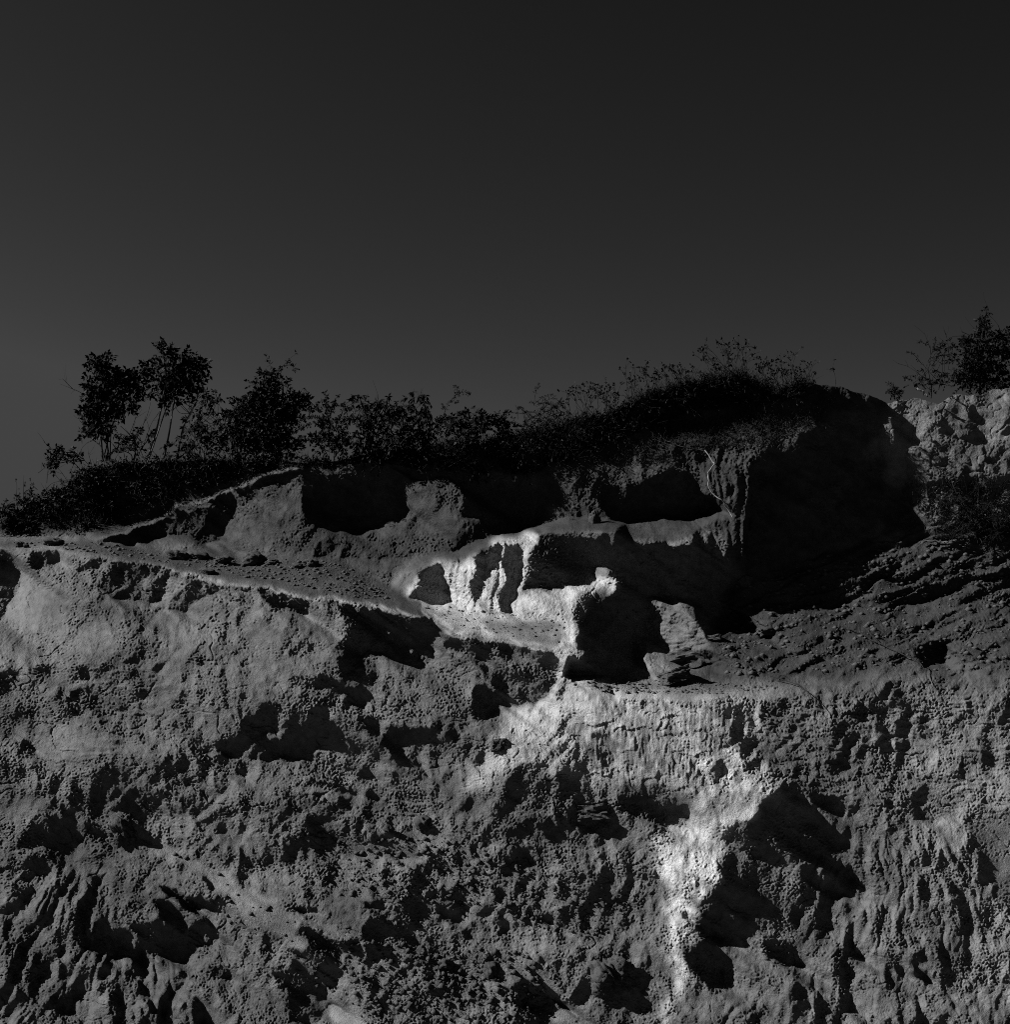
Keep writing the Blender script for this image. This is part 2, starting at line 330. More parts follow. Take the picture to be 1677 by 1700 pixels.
 ('J',.7,3,[(1000,150),(1110,30),(1200,20),(1300,30),(1180,60),(1130,100),(1090,220),(1040,340),(960,360),(860,390),(960,230)]),
 ('J',.3,3,[(1130,110),(1230,60),(1330,80),(1350,200),(1300,330),(1180,340),(1090,300),(1100,200)]),
 ('I',.62,1,[(690,440),(800,450),(930,540),(1060,590),(1180,660),(1250,700),(1400,800),(1560,860),(1720,900),(1720,950),(1560,910),(1440,850),(1530,960),(1500,1000),(1380,930),(1230,890),(1130,740),(1060,710),(930,600),(780,530)]),
 # ---- pale face
 ('F',.62,3,[(880,720),(1000,700),(1310,600),(1360,480),(1560,560),(1677,650),(1677,760),(1560,700),(1500,780),(1400,820),(1240,810),(1100,860),(1080,1000),(960,1050),(870,960),(920,860)]),
 ('K',.85,2,[(240,110),(330,130),(430,240),(380,300),(340,350),(300,330),(260,210)]),
 ('K',.74,3,[(430,200),(700,190),(1020,250),(1010,370),(870,420),(840,490),(830,650),(740,650),(690,590),(580,570),(480,610),(430,540),(430,400)]),
 ('K',.85,2,[(860,430),(1000,380),(1060,470),(1250,570),(1120,690),(1000,780),(950,830),(970,900),(920,1030),(880,1120),(870,1200),(830,1290),(790,1390),(770,1500),(750,1640),(740,1760),(690,1760),(690,1600),(730,1400),(740,1260),(700,1180),(740,1100),(690,1000),(650,880),(680,830),(780,780),(820,690),(840,560)]),
 ('K',.16,1,[(470,620),(560,580),(640,570),(690,600),(720,650),(800,660),(810,700),(790,760),(720,790),(620,760),(560,720),(480,700)]),
 ('K',.05,1,[(240,720),(300,670),(410,650),(430,700),(380,740),(300,770),(250,760)]),
 ('K',.22,2,[(360,310),(430,340),(440,500),(410,510),(350,440)]),
 # ---- lower right
 ('L',.36,2,[(420,330),(520,270),(680,280),(740,350),(760,430),(860,520),(900,560),(700,530),(560,500),(330,480),(260,470),(320,400)]),
 ('L',.42,1,[(150,820),(210,720),(260,560),(330,480),(490,490),(560,510),(640,500),(720,540),(830,470),(880,560),(930,610),(900,660),(920,700),(890,750),(800,760),(850,830),(830,950),(790,1000),(720,1040),(650,1090),(580,1090),(480,1060),(440,980),(370,970),(360,900),(240,940),(190,960),(120,950),(150,880)]),
 ('L',.2,1,[(640,500),(720,540),(900,600),(870,740),(780,700),(720,700),(640,640)]),
 ('L',.06,1,[(440,980),(520,960),(600,1000),(640,1080),(580,1090),(480,1060)]),
 ('L',.02,1,[(150,830),(220,780),(240,920),(190,960),(120,950)]),
 ('L',.02,1,[(330,490),(490,495),(480,520),(380,540),(330,530)]),
 ('L',.5,1,[(370,700),(400,690),(440,760),(420,960),(360,940)]),
 ('L',.4,1,[(560,620),(620,640),(650,740),(690,850),(640,850),(540,780),(510,740),(540,660)]),
 ('L',.35,1,[(720,800),(770,790),(780,900),(700,960),(700,900)]),
 ('L',.4,1,[(720,610),(750,600),(770,650),(740,660)]),
 ('L',.06,2,[(60,1070),(120,970),(220,990),(270,1060),(250,1140),(170,1160),(80,1120)]),
 ('L',.0,1,[(420,310),(500,240),(600,205),(620,225),(520,265),(440,320)]),
 ('L',.0,1,[(680,225),(880,240),(760,265),(740,290),(690,260)]),
 ('L',.0,1,[(520,410),(580,410),(585,450),(530,450)]),
 ('L',.0,0,[(215,70),(240,65),(245,110),(225,185),(200,180),(210,140)]),
 ('L',.0,0,[(112,650),(130,640),(130,690),(115,700)]),
 ('L',.0,0,[(40,820),(70,810),(80,850),(50,850)]),
 ('L',.05,1,[(80,290),(0,280),(0,340),(70,350)]),
 ('L',.0,1,[(1060,250),(1100,260),(1080,320),(1060,340)]),
 ('L',.0,1,[(1160,830),(1190,850),(1230,970),(1210,980),(1170,900)]),
 ('L',.02,1,[(990,760),(1010,790),(1020,860),(1000,830)]),
 ('L',.0,1,[(860,920),(880,960),(920,1050),(850,1030)]),
 ('L',.03,1,[(830,1040),(870,1100),(890,1300),(840,1310),(820,1200)]),
 ('L',.03,1,[(690,1180),(730,1220),(740,1378),(700,1378)]),
 ('L',.0,1,[(1190,1070),(1250,1130),(1250,1170),(1200,1150)]),
 ('L',.03,1,[(1210,1220),(1250,1378),(1200,1378)]),
 ('L',.05,1,[(1100,1060),(1150,1100),(1140,1150),(1110,1120)]),
 ('L',.0,1,[(1010,540),(1050,540),(1040,570),(1010,560)]),
 ('L',.7,4,[(960,470),(1050,400),(1180,390),(1400,380),(1450,480),(1420,650),(1300,900),(1000,1200),(930,1000),(900,850),(950,620)]),
 ('L',.42,3,[(1420,370),(1470,430),(1500,520),(1560,680),(1677,860),(1720,860),(1720,300),(1560,280)]),
 ('L',.42,3,[(1280,180),(1420,100),(1440,250),(1400,380),(1200,380),(1190,250)]),
 ('L',.5,3,[(1440,170),(1560,220),(1570,290),(1480,270),(1440,230)]),
 ('L',.6,3,[(0,1378),(60,1240),(200,1190),(350,1120),(480,1130),(500,1250),(480,1378)]),
 # ---- right slope and far bluff
 ('H',.05,1,[(180,620),(240,570),(330,570),(390,590),(370,640),(250,640)]),
 ('H',.05,1,[(560,490),(640,480),(650,510),(580,520)]),
 ('H',.08,1,[(1230,560),(1320,520),(1400,560),(1380,640),(1300,650)]),
 ('H',.05,1,[(1100,240),(1180,250),(1230,290),(1140,280)]),
 ('D',.05,1,[(800,600),(850,640),(890,760),(850,740),(810,680)]),
 ('D',.1,1,[(1240,540),(1290,600),(1290,680),(1250,660)]),
 ('D',.05,1,[(1220,770),(1300,700),(1310,770),(1230,790)]),
 ('D',.05,1,[(1330,820),(1360,880),(1440,860),(1400,720),(1440,880),(1330,900)]),
 ('D',.1,1,[(1080,640),(1110,720),(1110,800),(1090,750)]),
 ('D',.6,3,[(1100,570),(1240,540),(1240,660),(1200,800),(1100,760)]),
 ('D',.05,1,[(830,1060),(960,1070),(950,1090),(850,1085)]),
]
fx_, fy_ = (PX - CX) / F, -(PY - CY) / F
nrm = np.sqrt(1 + fx_ ** 2 + fy_ ** 2)
cp, sp = math.cos(PITCH), math.sin(PITCH)
# sun in camera axes (right, forward, up), then per line of sight
LC = np.array([SUN[0], SUN[1] * cp + SUN[2] * sp, -SUN[1] * sp + SUN[2] * cp])
BL = -(LC[0] * fx_ + LC[1] + LC[2] * fy_) / nrm
LAT = np.sqrt(np.maximum(1 - BL ** 2, .05))
TAN = LC[2] / -LC[0]
TG = np.clip(.29 + .22 * perlin(PX / 120, PY / 80, 130) + .16 * perlin((.75 * PX + .66 * PY) / 34, (-.66 * PX + .75 * PY) / 60, 131) + .1 * perlin(PX / 20, PY / 17, 132), .06, .52)                                # most of the face only catches raking light
TW = .6 * np.clip((PY - np.interp(xs, [-260, 160, 560, 800, 940, 1000, 1677, 1940], [920, 925, 1005, 1065, 1090, 1160, 1150, 1150])[None, :]) / 30, 0, 1).astype(np.float32)
for crop, g, soft, poly in REL:
    q = pts(crop, poly); size = math.sqrt((max(a for a, b in q) - min(a for a, b in q)) * (max(b for a, b in q) - min(b for a, b in q)))
    sl, m = mask(crop, poly, min(1, max(.3, size / 75)) * (.9 if g < .3 else 1.5), soft)
    TG[sl] = TG[sl] * (1 - m) + g * m
    TW[sl] = np.maximum(TW[sl], m)
def slope_for(g, bl, lat):
    k = np.zeros_like(g)
    for _ in range(14): k = .5 * k + .5 * (bl - g * np.sqrt(1 + k * k)) / lat
    return np.clip(k, -1.3, 1.5)
TG = np.where(TG > .3, TG * .8, TG)
KT = slope_for(TG, BL, LAT)
KT += np.where((TG > .015) & (TG < .3), .45, .12) * perlin(PX / 34, PY / 30, 8) * TW
KT = np.where(TG < .12, KT + .24 * (1 - TG / .12), KT)
gy, gx = np.gradient(BASE, H)
DS = np.sqrt(1 + TAN ** 2)
BS = (gx + TAN * gy) / DS
D = np.zeros((NY, NX), np.float32)
jj = np.arange(NY, dtype=np.float32) - TAN
j0 = np.clip(np.floor(jj).astype(int), 0, NY - 1); j1 = np.clip(j0 + 1, 0, NY - 1); fj = (jj - np.floor(jj)).astype(np.float32)
step = H * DS
LEAK_IN, LEAK_OUT = step / np.where(TG > .3, 110.0, 380.0), step / 42.0
for i in range(1, NX):
    p = D[:, i - 1]
    up = p[j0] * (1 - fj) + p[j1] * fj
    w = TW[:, i]
    cw = .24 - .16 * w[1:-1]
    sm = up.copy(); sm[1:-1] = (1 - 2 * cw) * up[1:-1] + cw * (up[:-2] + up[2:])
    D[:, i] = sm * (1 - (LEAK_IN[:, i] * w + LEAK_OUT * (1 - w))) + w * np.clip(KT[:, i] - BS[:, i], -1.2, 1.5) * step
D = np.clip(D, -130, 190)

# ------------------------------------------------------------------ ground types (soft masks) and their relief
LEDGE = region([('P',[(-260,905),(0,900),(160,897),(280,922),(350,913),(560,930),(640,960),(690,1000),(790,1022),(940,1035),(930,1080),(800,1062),(660,1010),(470,978),(280,940),(90,908),(-260,912)]),
               ('P',[(945,1120),(1090,1138),(1210,1136),(1330,1140),(1200,1152),(1100,1160),(1000,1150)])], 3, .7)
SAND = region([('P',[(790,1026),(940,1036),(930,1072),(820,1058)]),('P',[(100,899),(125,897),(120,902),(98,902)]),
               ('I',[(690,440),(800,450),(930,540),(1060,590),(1180,660),(1250,700),(1400,800),(1560,860),(1720,900),(1720,950),(1560,900),(1440,830),(1530,960),(1500,1000),(1380,930),(1230,900),(1130,720),(1060,710),(930,590),(780,530)]),
               ('J',[(420,1080),(600,1060),(540,1110),(470,1170),(410,1150)]),('J',[(190,1250),(330,1290),(390,1370),(200,1378)]),
               ('J',[(1290,1290),(1420,1290),(1480,1330),(1400,1378),(1220,1378)]),('J',[(480,910),(820,895),(820,930),(660,930),(480,935)]),
               ('J',[(1190,1110),(1260,1130),(1370,1240),(1340,1240),(1200,1140)])], 3, .7)
SMOOTH = region([('L',[(1440,370),(1500,470),(1600,720),(1900,900),(1900,250),(1560,300)]),('L',[(1280,180),(1420,110),(1440,250),(1400,370),(1200,380),(1190,250)]),
                 ('J',[(200,440),(450,440),(650,500),(690,550),(600,575),(350,560)]),('J',[(470,950),(640,960),(560,1060),(430,1060)])], 4)
LAMIN = region([('E',[(420,720),(700,720),(880,830),(960,950),(700,1100),(620,1240),(300,1300),(200,1200),(420,1010),(660,960),(500,860)]),
                ('F',[(100,1080),(690,1080),(700,1200),(480,1230),(250,1190)]),('G',[(1230,410),(1340,410),(1500,610),(1300,720),(1160,730)]),
                ('H',[(500,860),(900,760),(1677,700),(1800,1300),(900,1280),(560,1050)])], 8)
FANL = region([('I',[(-300,560),(150,560),(480,620),(640,900),(1000,1150),(1150,1700),(-300,1700)])], 14)
FANR = region([('L',[(560,560),(700,540),(900,620),(1000,450),(1400,400),(1500,700),(1750,980),(1900,1700),(100,1700),(120,1250),(400,1180),(640,1120)])], 12)
STRATA = region([('P',[(1160,1110),(1215,965),(1330,935),(1450,885),(1540,850),(1940,870),(1940,1120),(1677,1122),(1400,1130),(1200,1130)])], 6)
FACE = region([('K',[(300,110),(430,190),(700,190),(1020,230),(1030,380),(870,420),(840,660),(700,600),(480,610),(300,500),(250,300)])], 8)
BLUFF = region([('P',[(1460,640),(1940,600),(1940,800),(1622,792),(1500,806),(1450,760)])], 5)
BANK = region([('P',[(-260,500),(1500,500),(1500,860),(1240,960),(1190,850),(940,868),(700,922),(430,920),(160,893),(-260,893)])], 6)
DARKF = region([('D',[(30,900),(200,830),(430,700),(540,540),(680,690),(740,970),(930,1230),(400,1470),(20,1590)])], 6)
def ridged(l, s, sx=1.0, sy=1.0):
    return 1 - 2 * np.abs(perlin(PX / (l * sx), PY / (l * sy), s))
wx1 = PX + 7 * perlin(PX / 40, PY / 40, 11) + 3 * perlin(PX / 13, PY / 13, 13)
wy1 = PY + 7 * perlin(PX / 40, PY / 40, 12) + 3 * perlin(PX / 13, PY / 13, 14)
PATCH = np.clip(.62 + .95 * perlin(PX / 95, PY / 60, 15) + .5 * perlin(PX / 30, PY / 24, 16), .18, 1.5)   # rubbly here, smoother there
RX, RY = .75 * PX + .66 * PY, -.66 * PX + .75 * PY
RUB = region([('P',[(1280,1150),(1560,1150),(1500,1340),(1280,1330)]),('P',[(480,1380),(700,1400),(900,1380),(1060,1450),(1060,1600),(900,1560),(700,1560),(500,1500)]),
              ('P',[(230,1380),(420,1480),(600,1540),(640,1700),(420,1640),(380,1520)]),('P',[(560,1560),(860,1560),(940,1720),(560,1720)]),('P',[(240,1280),(560,1240),(640,1420),(300,1440)]),
              ('P',[(640,1080),(930,1090),(900,1190),(700,1330),(560,1330),(560,1100)])], 22)
PATCH = PATCH * (.1 + .4 * RUB)
rough = 9 * perlin(PX / 150, PY / 130, 20) + 6.0 * perlin(wx1 / 70, wy1 / 60, 21) - 3.6 * ridged(44, 22, .8, 1.2) - 2.6 * ridged(25, 28, .9, 1.1) * (.5 + .5 * PATCH)
rough += PATCH * (-1.6 * (1 - ridged(17, 23, 1.2, .9)) + 1.5 * perlin(wx1 / 10.5, wy1 / 9, 24)) + .3 * perlin(wx1 / 14, wy1 / 13, 29)
wl = worley(wx1 / 13, wy1 / 9, 1); rough += (3.4 * np.clip(6 * perlin(PX / 80, PY / 60, 17), -.5, 1)) * np.maximum(PATCH - .3, 0) * np.minimum(wl, .75)
wl = worley(wx1 / 6.5, wy1 / 4.2, 2); rough -= 1.6 * np.maximum(PATCH - .2, 0) * np.minimum(wl, .75)
fine = .16 * perlin(RX / 5.2, RY / 8.5, 25) + .42 * perlin(RX / 3.3, RY / 4.6, 26) + .95 * perlin(RX / 2.7, RY / 3.6, 19)
fine *= np.clip(.75 + .9 * perlin(PX / 80, PY / 55, 18) + .4 * perlin(PX / 25, PY / 20, 38), .25, 1.7)
RILL = np.clip(.55 + 1.3 * perlin(PX / 170, PY / 110, 35), 0, 1)
rough -= RILL * (3.0 * np.abs(perlin((RX + 9 * perlin(PX / 50, PY / 50, 36)) / 42, RY / 150, 34)) + 1.2 * np.abs(perlin((RX + 5 * perlin(PX / 24, PY / 24, 37)) / 18, RY / 60, 39))) * 2 * (1 - FANR) * (1 - FACE)
vert = perlin(wx1 / 7, wy1 / 26, 27)                                        # rain-run streaks
rough += (.7 + .9 * FACE) * vert * (1 - SAND)
lam = perlin(PX / 46 + .3 * perlin(PX / 70, PY / 70, 31), (wy1 + 6 * perlin(PX / 60, PY / 50, 32)) / 5.5, 30)
lam2 = perlin(PX / 34, (wy1 - .12 * PX) / 9.5, 33)
# erosion gullies fanning down the mounds
def fan(cx, cy, n, s, lean=0.0):
    th = np.arctan2(PX - cx, np.maximum(PY - cy, 4)); r = np.hypot(PX - cx, PY - cy)
    q = th * n + .42 * perlin(PX / 80, PY / 80, s) + .16 * perlin(PX / 26, PY / 26, s + 1)
    return np.abs(perlin(q, r / 190, s + 2)) * 2 + .5 * np.abs(perlin(q * 2.1, r / 90, s + 3)) * 2
fl = fan(250, 1225, 12.0, 40)
fr = fan(1480, 1120, 11.0, 44)
flake = wy1 + .36 * PX
strata = perlin(PX / 95, flake / 15, 50)
terr = np.abs(((flake + 10 * perlin(PX / 90, PY / 40, 51)) / 21) % 1.0 - .0)        # thin slabs lying one over another
shelf = terr ** .6
crack = np.clip(1 - np.abs(perlin(PX / 36 + .5 * perlin(PX / 20, PY / 20, 53), PY / 120, 52)) / .06, 0, 1)
face_fl = (((PY + .22 * PX + 14 * perlin(PX / 50, PY / 34, 55) + 8 * perlin(PX / 17, PY / 15, 56) + 4 * perlin(PX / 6, PY / 6, 65)) / 30) % 1.0)

k = np.ones((NY, NX), np.float32)
k *= 1 - .86 * SAND; k *= 1 - .72 * SMOOTH; k *= 1 - .5 * LEDGE; k *= 1 - .5 * FACE; k *= 1 - .6 * BLUFF; k *= 1 - .2 * STRATA
BLOCK = region([('G',[(40,380),(400,200),(640,120),(1030,140),(1060,400),(900,540),(640,640),(360,520),(110,450)])], 5)
k *= 1 - .6 * BLOCK
SPUR = region([('K',[(860,430),(1000,380),(1060,470),(1250,570),(1120,690),(1000,780),(950,830),(970,900),(920,1030),(880,1120),(830,1290),(760,1500),(740,1720),(690,1720),(730,1400),(740,1260),(700,1180),(740,1100),(690,1000),(650,880),(780,780),(820,690),(840,560)])], 6)
k *= 1 - .25 * SPUR
MID = blur(((TG > .03) & (TG < .36) & (TW > .7)).astype(np.float32), 3)
k *= 1 - .5 * MID
T = BASE + D + k * rough + (.7 + 3.6 * np.abs(perlin(PX / 26, PY / 19, 140)) + 2.2 * np.abs(perlin(PX / 9, PY / 8, 141))) * fine * (1 - .7 * SAND) * (1 - .45 * SMOOTH) * (1 - .6 * FACE) * (1 - .25 * LEDGE) * (1 - .1 * SPUR) * (1 - .5 * BLUFF)
T += LAMIN * (1.5 * lam + 1.1 * lam2) * (1 - SAND)
T -= FANL * (1 - SAND) * np.clip((PY - 1400) / 120, .0, 1) * np.clip((620 - PX) / 220, .2, 1) * (6 + 5 * perlin(PX / 60, PY / 60, 48)) * (fl - .5)
T -= FANR * (4.5 + 4 * perlin(PX / 50, PY / 70, 49)) * (fr - .5)
T += STRATA * (7 * strata + 11.0 * shelf * np.clip(.2 + 1.6 * perlin(PX / 70, flake / 30, 59), 0, 1))
T += BLUFF * (2.5 * crack + 9 * np.abs(perlin((PX + .2 * PY) / 62, PY / 190, 58)) + 2.0 * np.abs(perlin(PX / 22, PY / 60, 47)) + 1.2 * perlin(PX / 80, flake / 14, 57))
T += FACE * (-3.0 * face_fl ** 2.2 * np.clip(.35 + 1.6 * perlin(PX / 38, PY / 26, 66), 0, 1) + 1.1 * perlin(PX / 4.2, PY / 17, 64))
T += LEDGE * (1.6 * perlin(PX / 40, PY / 9, 60) + .9 * np.minimum(worley(PX / 17, PY / 7, 5), .6) * -1.5 * (perlin(PX / 60, PY / 25, 61) > .05))
BRICK = region([('G',[(1230,440),(1340,430),(1500,610),(1300,700),(1180,700)])], 5)
FLUTE = region([('P',[(1140,752),(1246,752),(1244,960),(1150,960)]),('G',[(250,180),(650,120),(640,480),(250,480)])], 5)
T += FLUTE * (3.2 * perlin(wx1 / 8, PY / 60, 62) + 1.5 * np.abs(perlin(wx1 / 15, PY / 90, 63)))
T += FANL * (1 - SAND) * (17 * np.minimum(worley((wx1 + .45 * PY) / 50, wy1 / 95, 9), .85) + 5 * np.minimum(worley(wx1 / 26, wy1 / 34, 12), .8) + 2.5 * np.minimum(worley(wx1 / 13, wy1 / 16, 10), .8))
RIDGE = pts('A', [(480,1065),(640,1028),(750,985),(840,932),(890,888),(990,878),(1120,835),(1290,770),(1440,716),(1480,712)])
dr_ = np.full((NY, NX), 99.0, np.float32)                               # crest of the bank's slanting ridge
for (ax, ay), (bx, by) in zip(RIDGE[:-1], RIDGE[1:]):
    tq = np.clip(((PX - ax) * (bx - ax) + (PY - ay) * (by - ay)) / ((bx - ax) ** 2 + (by - ay) ** 2), 0, 1)
    dr_ = np.minimum(dr_, np.hypot(PX + .35 * WX - ax - tq * (bx - ax), PY + .35 * WY - ay - tq * (by - ay)))
T -= 9 * np.exp(-(dr_ / 5.5) ** 2)
T += BRICK * 3.0 * np.clip(worley(PX / 11 + .0, PY / 6, 7) - .25, 0, .5)
CRK = np.clip(1 - np.abs(perlin(wx1 / 62, wy1 / 44, 142)) / .03, 0, 1) * np.clip(2.2 * perlin(PX / 75, PY / 55, 143), 0, 1) + np.clip(1 - np.abs(perlin(wx1 / 26, wy1 / 34, 144)) / .045, 0, 1) * np.clip(2 * perlin(PX / 60, PY / 50, 145) - .2, 0, 1)
T += 4.0 * CRK * (1 - .7 * SPUR) * (1 - SAND) * (1 - LEDGE) * (PY > 900)
T = T.astype(np.float32)

def sample(a, px, py):
    u = np.clip((np.asarray(px, np.float32) - X0) / H, 0, NX - 1.001); v = np.clip((np.asarray(py, np.float32) - Y0) / H, 0, NY - 1.001)
    i = u.astype(int); j = v.astype(int); fu = u - i; fv = v - j
    return (a[j, i] * (1 - fu) + a[j, i + 1] * fu) * (1 - fv) + (a[j + 1, i] * (1 - fu) + a[j + 1, i + 1] * fu) * fv
def place(px, py, dist):
    """World point seen at (px, py) of the picture, dist metres along the view axis."""
    px = np.asarray(px, np.float64); py = np.asarray(py, np.float64); d = np.asarray(dist, np.float64)
    x = (px - CX) / F * d; z = -(py - CY) / F * d
    return np.stack([CAM[0] + x, CAM[1] + d * cp - z * sp, CAM[2] + d * sp + z * cp], -1)
def dist_at(px, py): return 29.0 * np.exp(sample(T, px, py) / F)

# ------------------------------------------------------------------ materials
def material(name, color, rough_=0.95, spec=0.05, noise=None, attr=None, grain=0.25, gscale=30.0, bump=0, bscale=20.0):
    m = bpy.data.materials.new(name); m.use_nodes = True; color = .38 * color
    n = m.node_tree.nodes; l = m.node_tree.links
    b = n['Principled BSDF']; b.inputs['Roughness'].default_value = rough_
    b.inputs['Specular IOR Level'].default_value = spec
    tcn = n.new('ShaderNodeTexCoord')
    nz = n.new('ShaderNodeTexNoise'); nz.inputs['Scale'].default_value = gscale; nz.inputs['Detail'].default_value = 6
    l.new(tcn.outputs['Object'], nz.inputs['Vector'])
    mp = n.new('ShaderNodeMapRange'); mp.inputs[1].default_value = .3; mp.inputs[2].default_value = .7
    mp.inputs[3].default_value = 1 - grain; mp.inputs[4].default_value = 1 + grain
    l.new(nz.outputs[0], mp.inputs[0])
    mx = n.new('ShaderNodeMix'); mx.data_type = 'RGBA'; mx.blend_type = 'MULTIPLY'; mx.inputs[0].default_value = 1
    if attr:
        a = n.new('ShaderNodeAttribute'); a.attribute_name = attr; l.new(a.outputs['Fac'], mx.inputs[6])
    else:
        mx.inputs[6].default_value = (color, color, color, 1)
    l.new(mp.outputs[0], mx.inputs[7])
    l.new(mx.outputs[2], b.inputs['Base Color'])
    if bump:
        n2 = n.new('ShaderNodeTexNoise'); n2.inputs['Scale'].default_value = bscale; n2.inputs['Detail'].default_value = 5; n2.inputs['Roughness'].default_value = .65
        l.new(tcn.outputs['Object'], n2.inputs['Vector'])
        bp = n.new('ShaderNodeBump'); bp.inputs['Strength'].default_value = 1; bp.inputs['Distance'].default_value = bump
        l.new(n2.outputs[0], bp.inputs['Height']); l.new(bp.outputs[0], b.inputs['Normal'])
    return m
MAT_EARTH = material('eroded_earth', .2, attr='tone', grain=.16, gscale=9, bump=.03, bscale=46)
MAT_CLOD = material('clod_earth', .1, grain=.25, gscale=14, bump=.02, bscale=18)
MAT_SAND = material('ground_sand', .2, grain=.2, gscale=3)

# own colour of the soils: pale clay, sand, red topsoil (dark through the red-blind film), humus; sunlight on the ledge brow and ridge crest is painted in too
def tone_poly(tone, val, plist, soft, rag=2.2):
    m = region(plist, soft, rag); return tone * (1 - m) + val * m
TONE = np.full((NY, NX), .18, np.float32)
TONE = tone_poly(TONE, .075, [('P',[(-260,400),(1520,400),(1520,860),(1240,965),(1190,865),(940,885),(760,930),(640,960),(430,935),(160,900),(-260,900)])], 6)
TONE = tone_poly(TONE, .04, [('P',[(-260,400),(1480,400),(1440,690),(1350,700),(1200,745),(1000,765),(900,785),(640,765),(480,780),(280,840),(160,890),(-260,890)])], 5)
TONE = tone_poly(TONE, .06, [('P',[(1150,1125),(1215,965),(1450,885),(1940,830),(1940,1125),(1400,1132)])], 6)
TONE = tone_poly(TONE, .19, [('P',[(1480,640),(1940,560),(1940,800),(1500,810),(1440,760)])], 6)
TONE = tone_poly(TONE, .26, [('P',[(1390,1140),(1940,1130),(1940,1985),(1560,1985),(1590,1500),(1520,1340)])], 30)
TONE = tone_poly(TONE, .14, [('P',[(-260,1180),(0,1252),(110,1333),(235,1385),(411,1548),(560,1640),(560,1985),(-260,1985)])], 10)
TONE = tone_poly(TONE, .5, [('P',[(860,1180),(950,1120),(1100,1160),(1270,1160),(1260,1250),(1300,1290),(1180,1400),(1150,1500),(1110,1700),(1105,1680),(1120,1480),(1090,1400),(1150,1340),(1100,1300),(980,1300),(860,1260),(780,1320),(800,1230)])], 8)
TONE = tone_poly(TONE, .66, [('K',[(860,430),(1000,380),(1060,470),(1250,570),(1120,690),(1000,780),(950,830),(970,900),(920,1030),(880,1120),(830,1290),(760,1500),(740,1720),(690,1720),(730,1400),(740,1260),(700,1180),(740,1100),(690,1000),(650,880),(780,780),(820,690),(840,560)])], 5)
TONE = tone_poly(TONE, .62, [('G',[(120,330),(400,230),(520,170),(640,130),(700,140),(660,250),(640,385),(980,350),(1060,380),(960,480),(890,560),(880,650),(830,720),(800,880),(780,860),(830,680),(640,630),(360,590),(200,490),(110,450)])], 4)
TONE = TONE * (1 - LEDGE * (PX < 700)) + .078 * LEDGE * (PX < 700)
TONE = tone_poly(TONE, .28, [('E',[(830,240),(1260,340),(1677,395),(1677,412),(1260,356),(830,256)]),('F',[(160,95),(560,152),(860,264),(1000,306),(1300,330),(1300,350),(1000,326),(860,284),(560,168),(160,110)])], 1, .8)  # sun caught by the ledge lip, painted as a paler strip
TONE = tone_poly(TONE, .06, [('P',[(880,862),(1000,848),(1190,843),(1245,858),(1200,880),(1107,897),(1047,899),(1020,883),(940,881),(890,885)])], 2, .6)
TONE = TONE * (1 - SAND) + .24 * SAND
TONE = np.maximum(TONE, .13 * np.exp(-(dr_ / 5.5) ** 2))  # lit line of the slanting ridge, its light put into the colour
streak = perlin(wx1 / 9, wy1 / 48, 150) + .8 * perlin(wx1 / 26, wy1 / 30, 151) + .5 * perlin(PX / 6, PY / 9, 152)
TONE *= 1 - np.clip(SPUR + FACE, 0, 1) * np.clip(.12 + .55 * streak, 0, .6)           # earth washed down over the pale clay
TONE *= (1 + .3 * perlin(PX / 170, PY / 90, 72) + .28 * perlin(PX / 60, PY / 40, 70) + .22 * perlin(PX / 14, PY / 11, 71))
TONE = np.clip(.38 * TONE, .008, .32).astype(np.float32)

# ------------------------------------------------------------------ the hillside meshes
ux = np.concatenate([np.arange(X0 + 6, -12, 6.0), np.arange(-12, 1690, 1.2), np.arange(1692, X1 - 8, 6.0)])
skx = [p[0] for p in SKYLINE]; sky_y = np.interp(ux, skx, [p[1] for p in SKYLINE])
sky_y = sky_y + 2.6 * perlin(ux / 23, ux * 0, 80) + 1.3 * perlin(ux / 6, ux * 0 + 5, 81) + 2
NR, NB = 870, 26
tt = np.linspace(0, 1, NR)
V = sky_y[None, :] + tt[:, None] * (1706 - sky_y[None, :])
V = np.concatenate([V, np.repeat(np.linspace(1706, Y1 - 12, NB + 1)[1:, None], len(ux), 1)], 0)
U = np.repeat(ux[None, :], V.shape[0], 0)
DV = 29.0 * np.exp(sample(T, U, V) / F)
P = place(U, V, DV)
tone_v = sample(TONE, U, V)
NRB = V.shape[0]
top = P[0]
back = []
for d in (24, 8, 3, .9):                                                # the ground running on behind the crest
    b = top.copy(); b[:, 1] += d; b[:, 2] -= .03 * d + .04; back.append(b)
P = np.concatenate([np.stack(back), P], 0)
tone_v = np.concatenate([np.repeat(tone_v[:1], 4, 0), tone_v], 0)
Vf = np.concatenate([np.repeat(V[:1], 4, 0), V], 0); Uf = np.concatenate([U[:4] * 0 + U[:1], U], 0)
def off(col, dx, dy, dz):
    c = col.copy(); m = 25
    if abs(dx) > 2: c = np.stack([np.convolve(np.pad(c[:, q_], m, mode='edge'), np.ones(2 * m + 1) / (2 * m + 1), 'valid') for q_ in range(3)], 1)
    c[:, 0] += dx; c[:, 1] += dy; c[:, 2] += dz; return c
ext = [(3, .6, -.1), (9, 2, -.3), (22, 5, -.8), (45, 12, -1.6)]          # the hillside running on past the picture on both sides
P = np.concatenate([np.stack([off(P[:, 0], -a, b_, c_) for a, b_, c_ in reversed(ext)], 1), P, np.stack([off(P[:, -1], a, b_, c_) for a, b_, c_ in ext], 1)], 1)
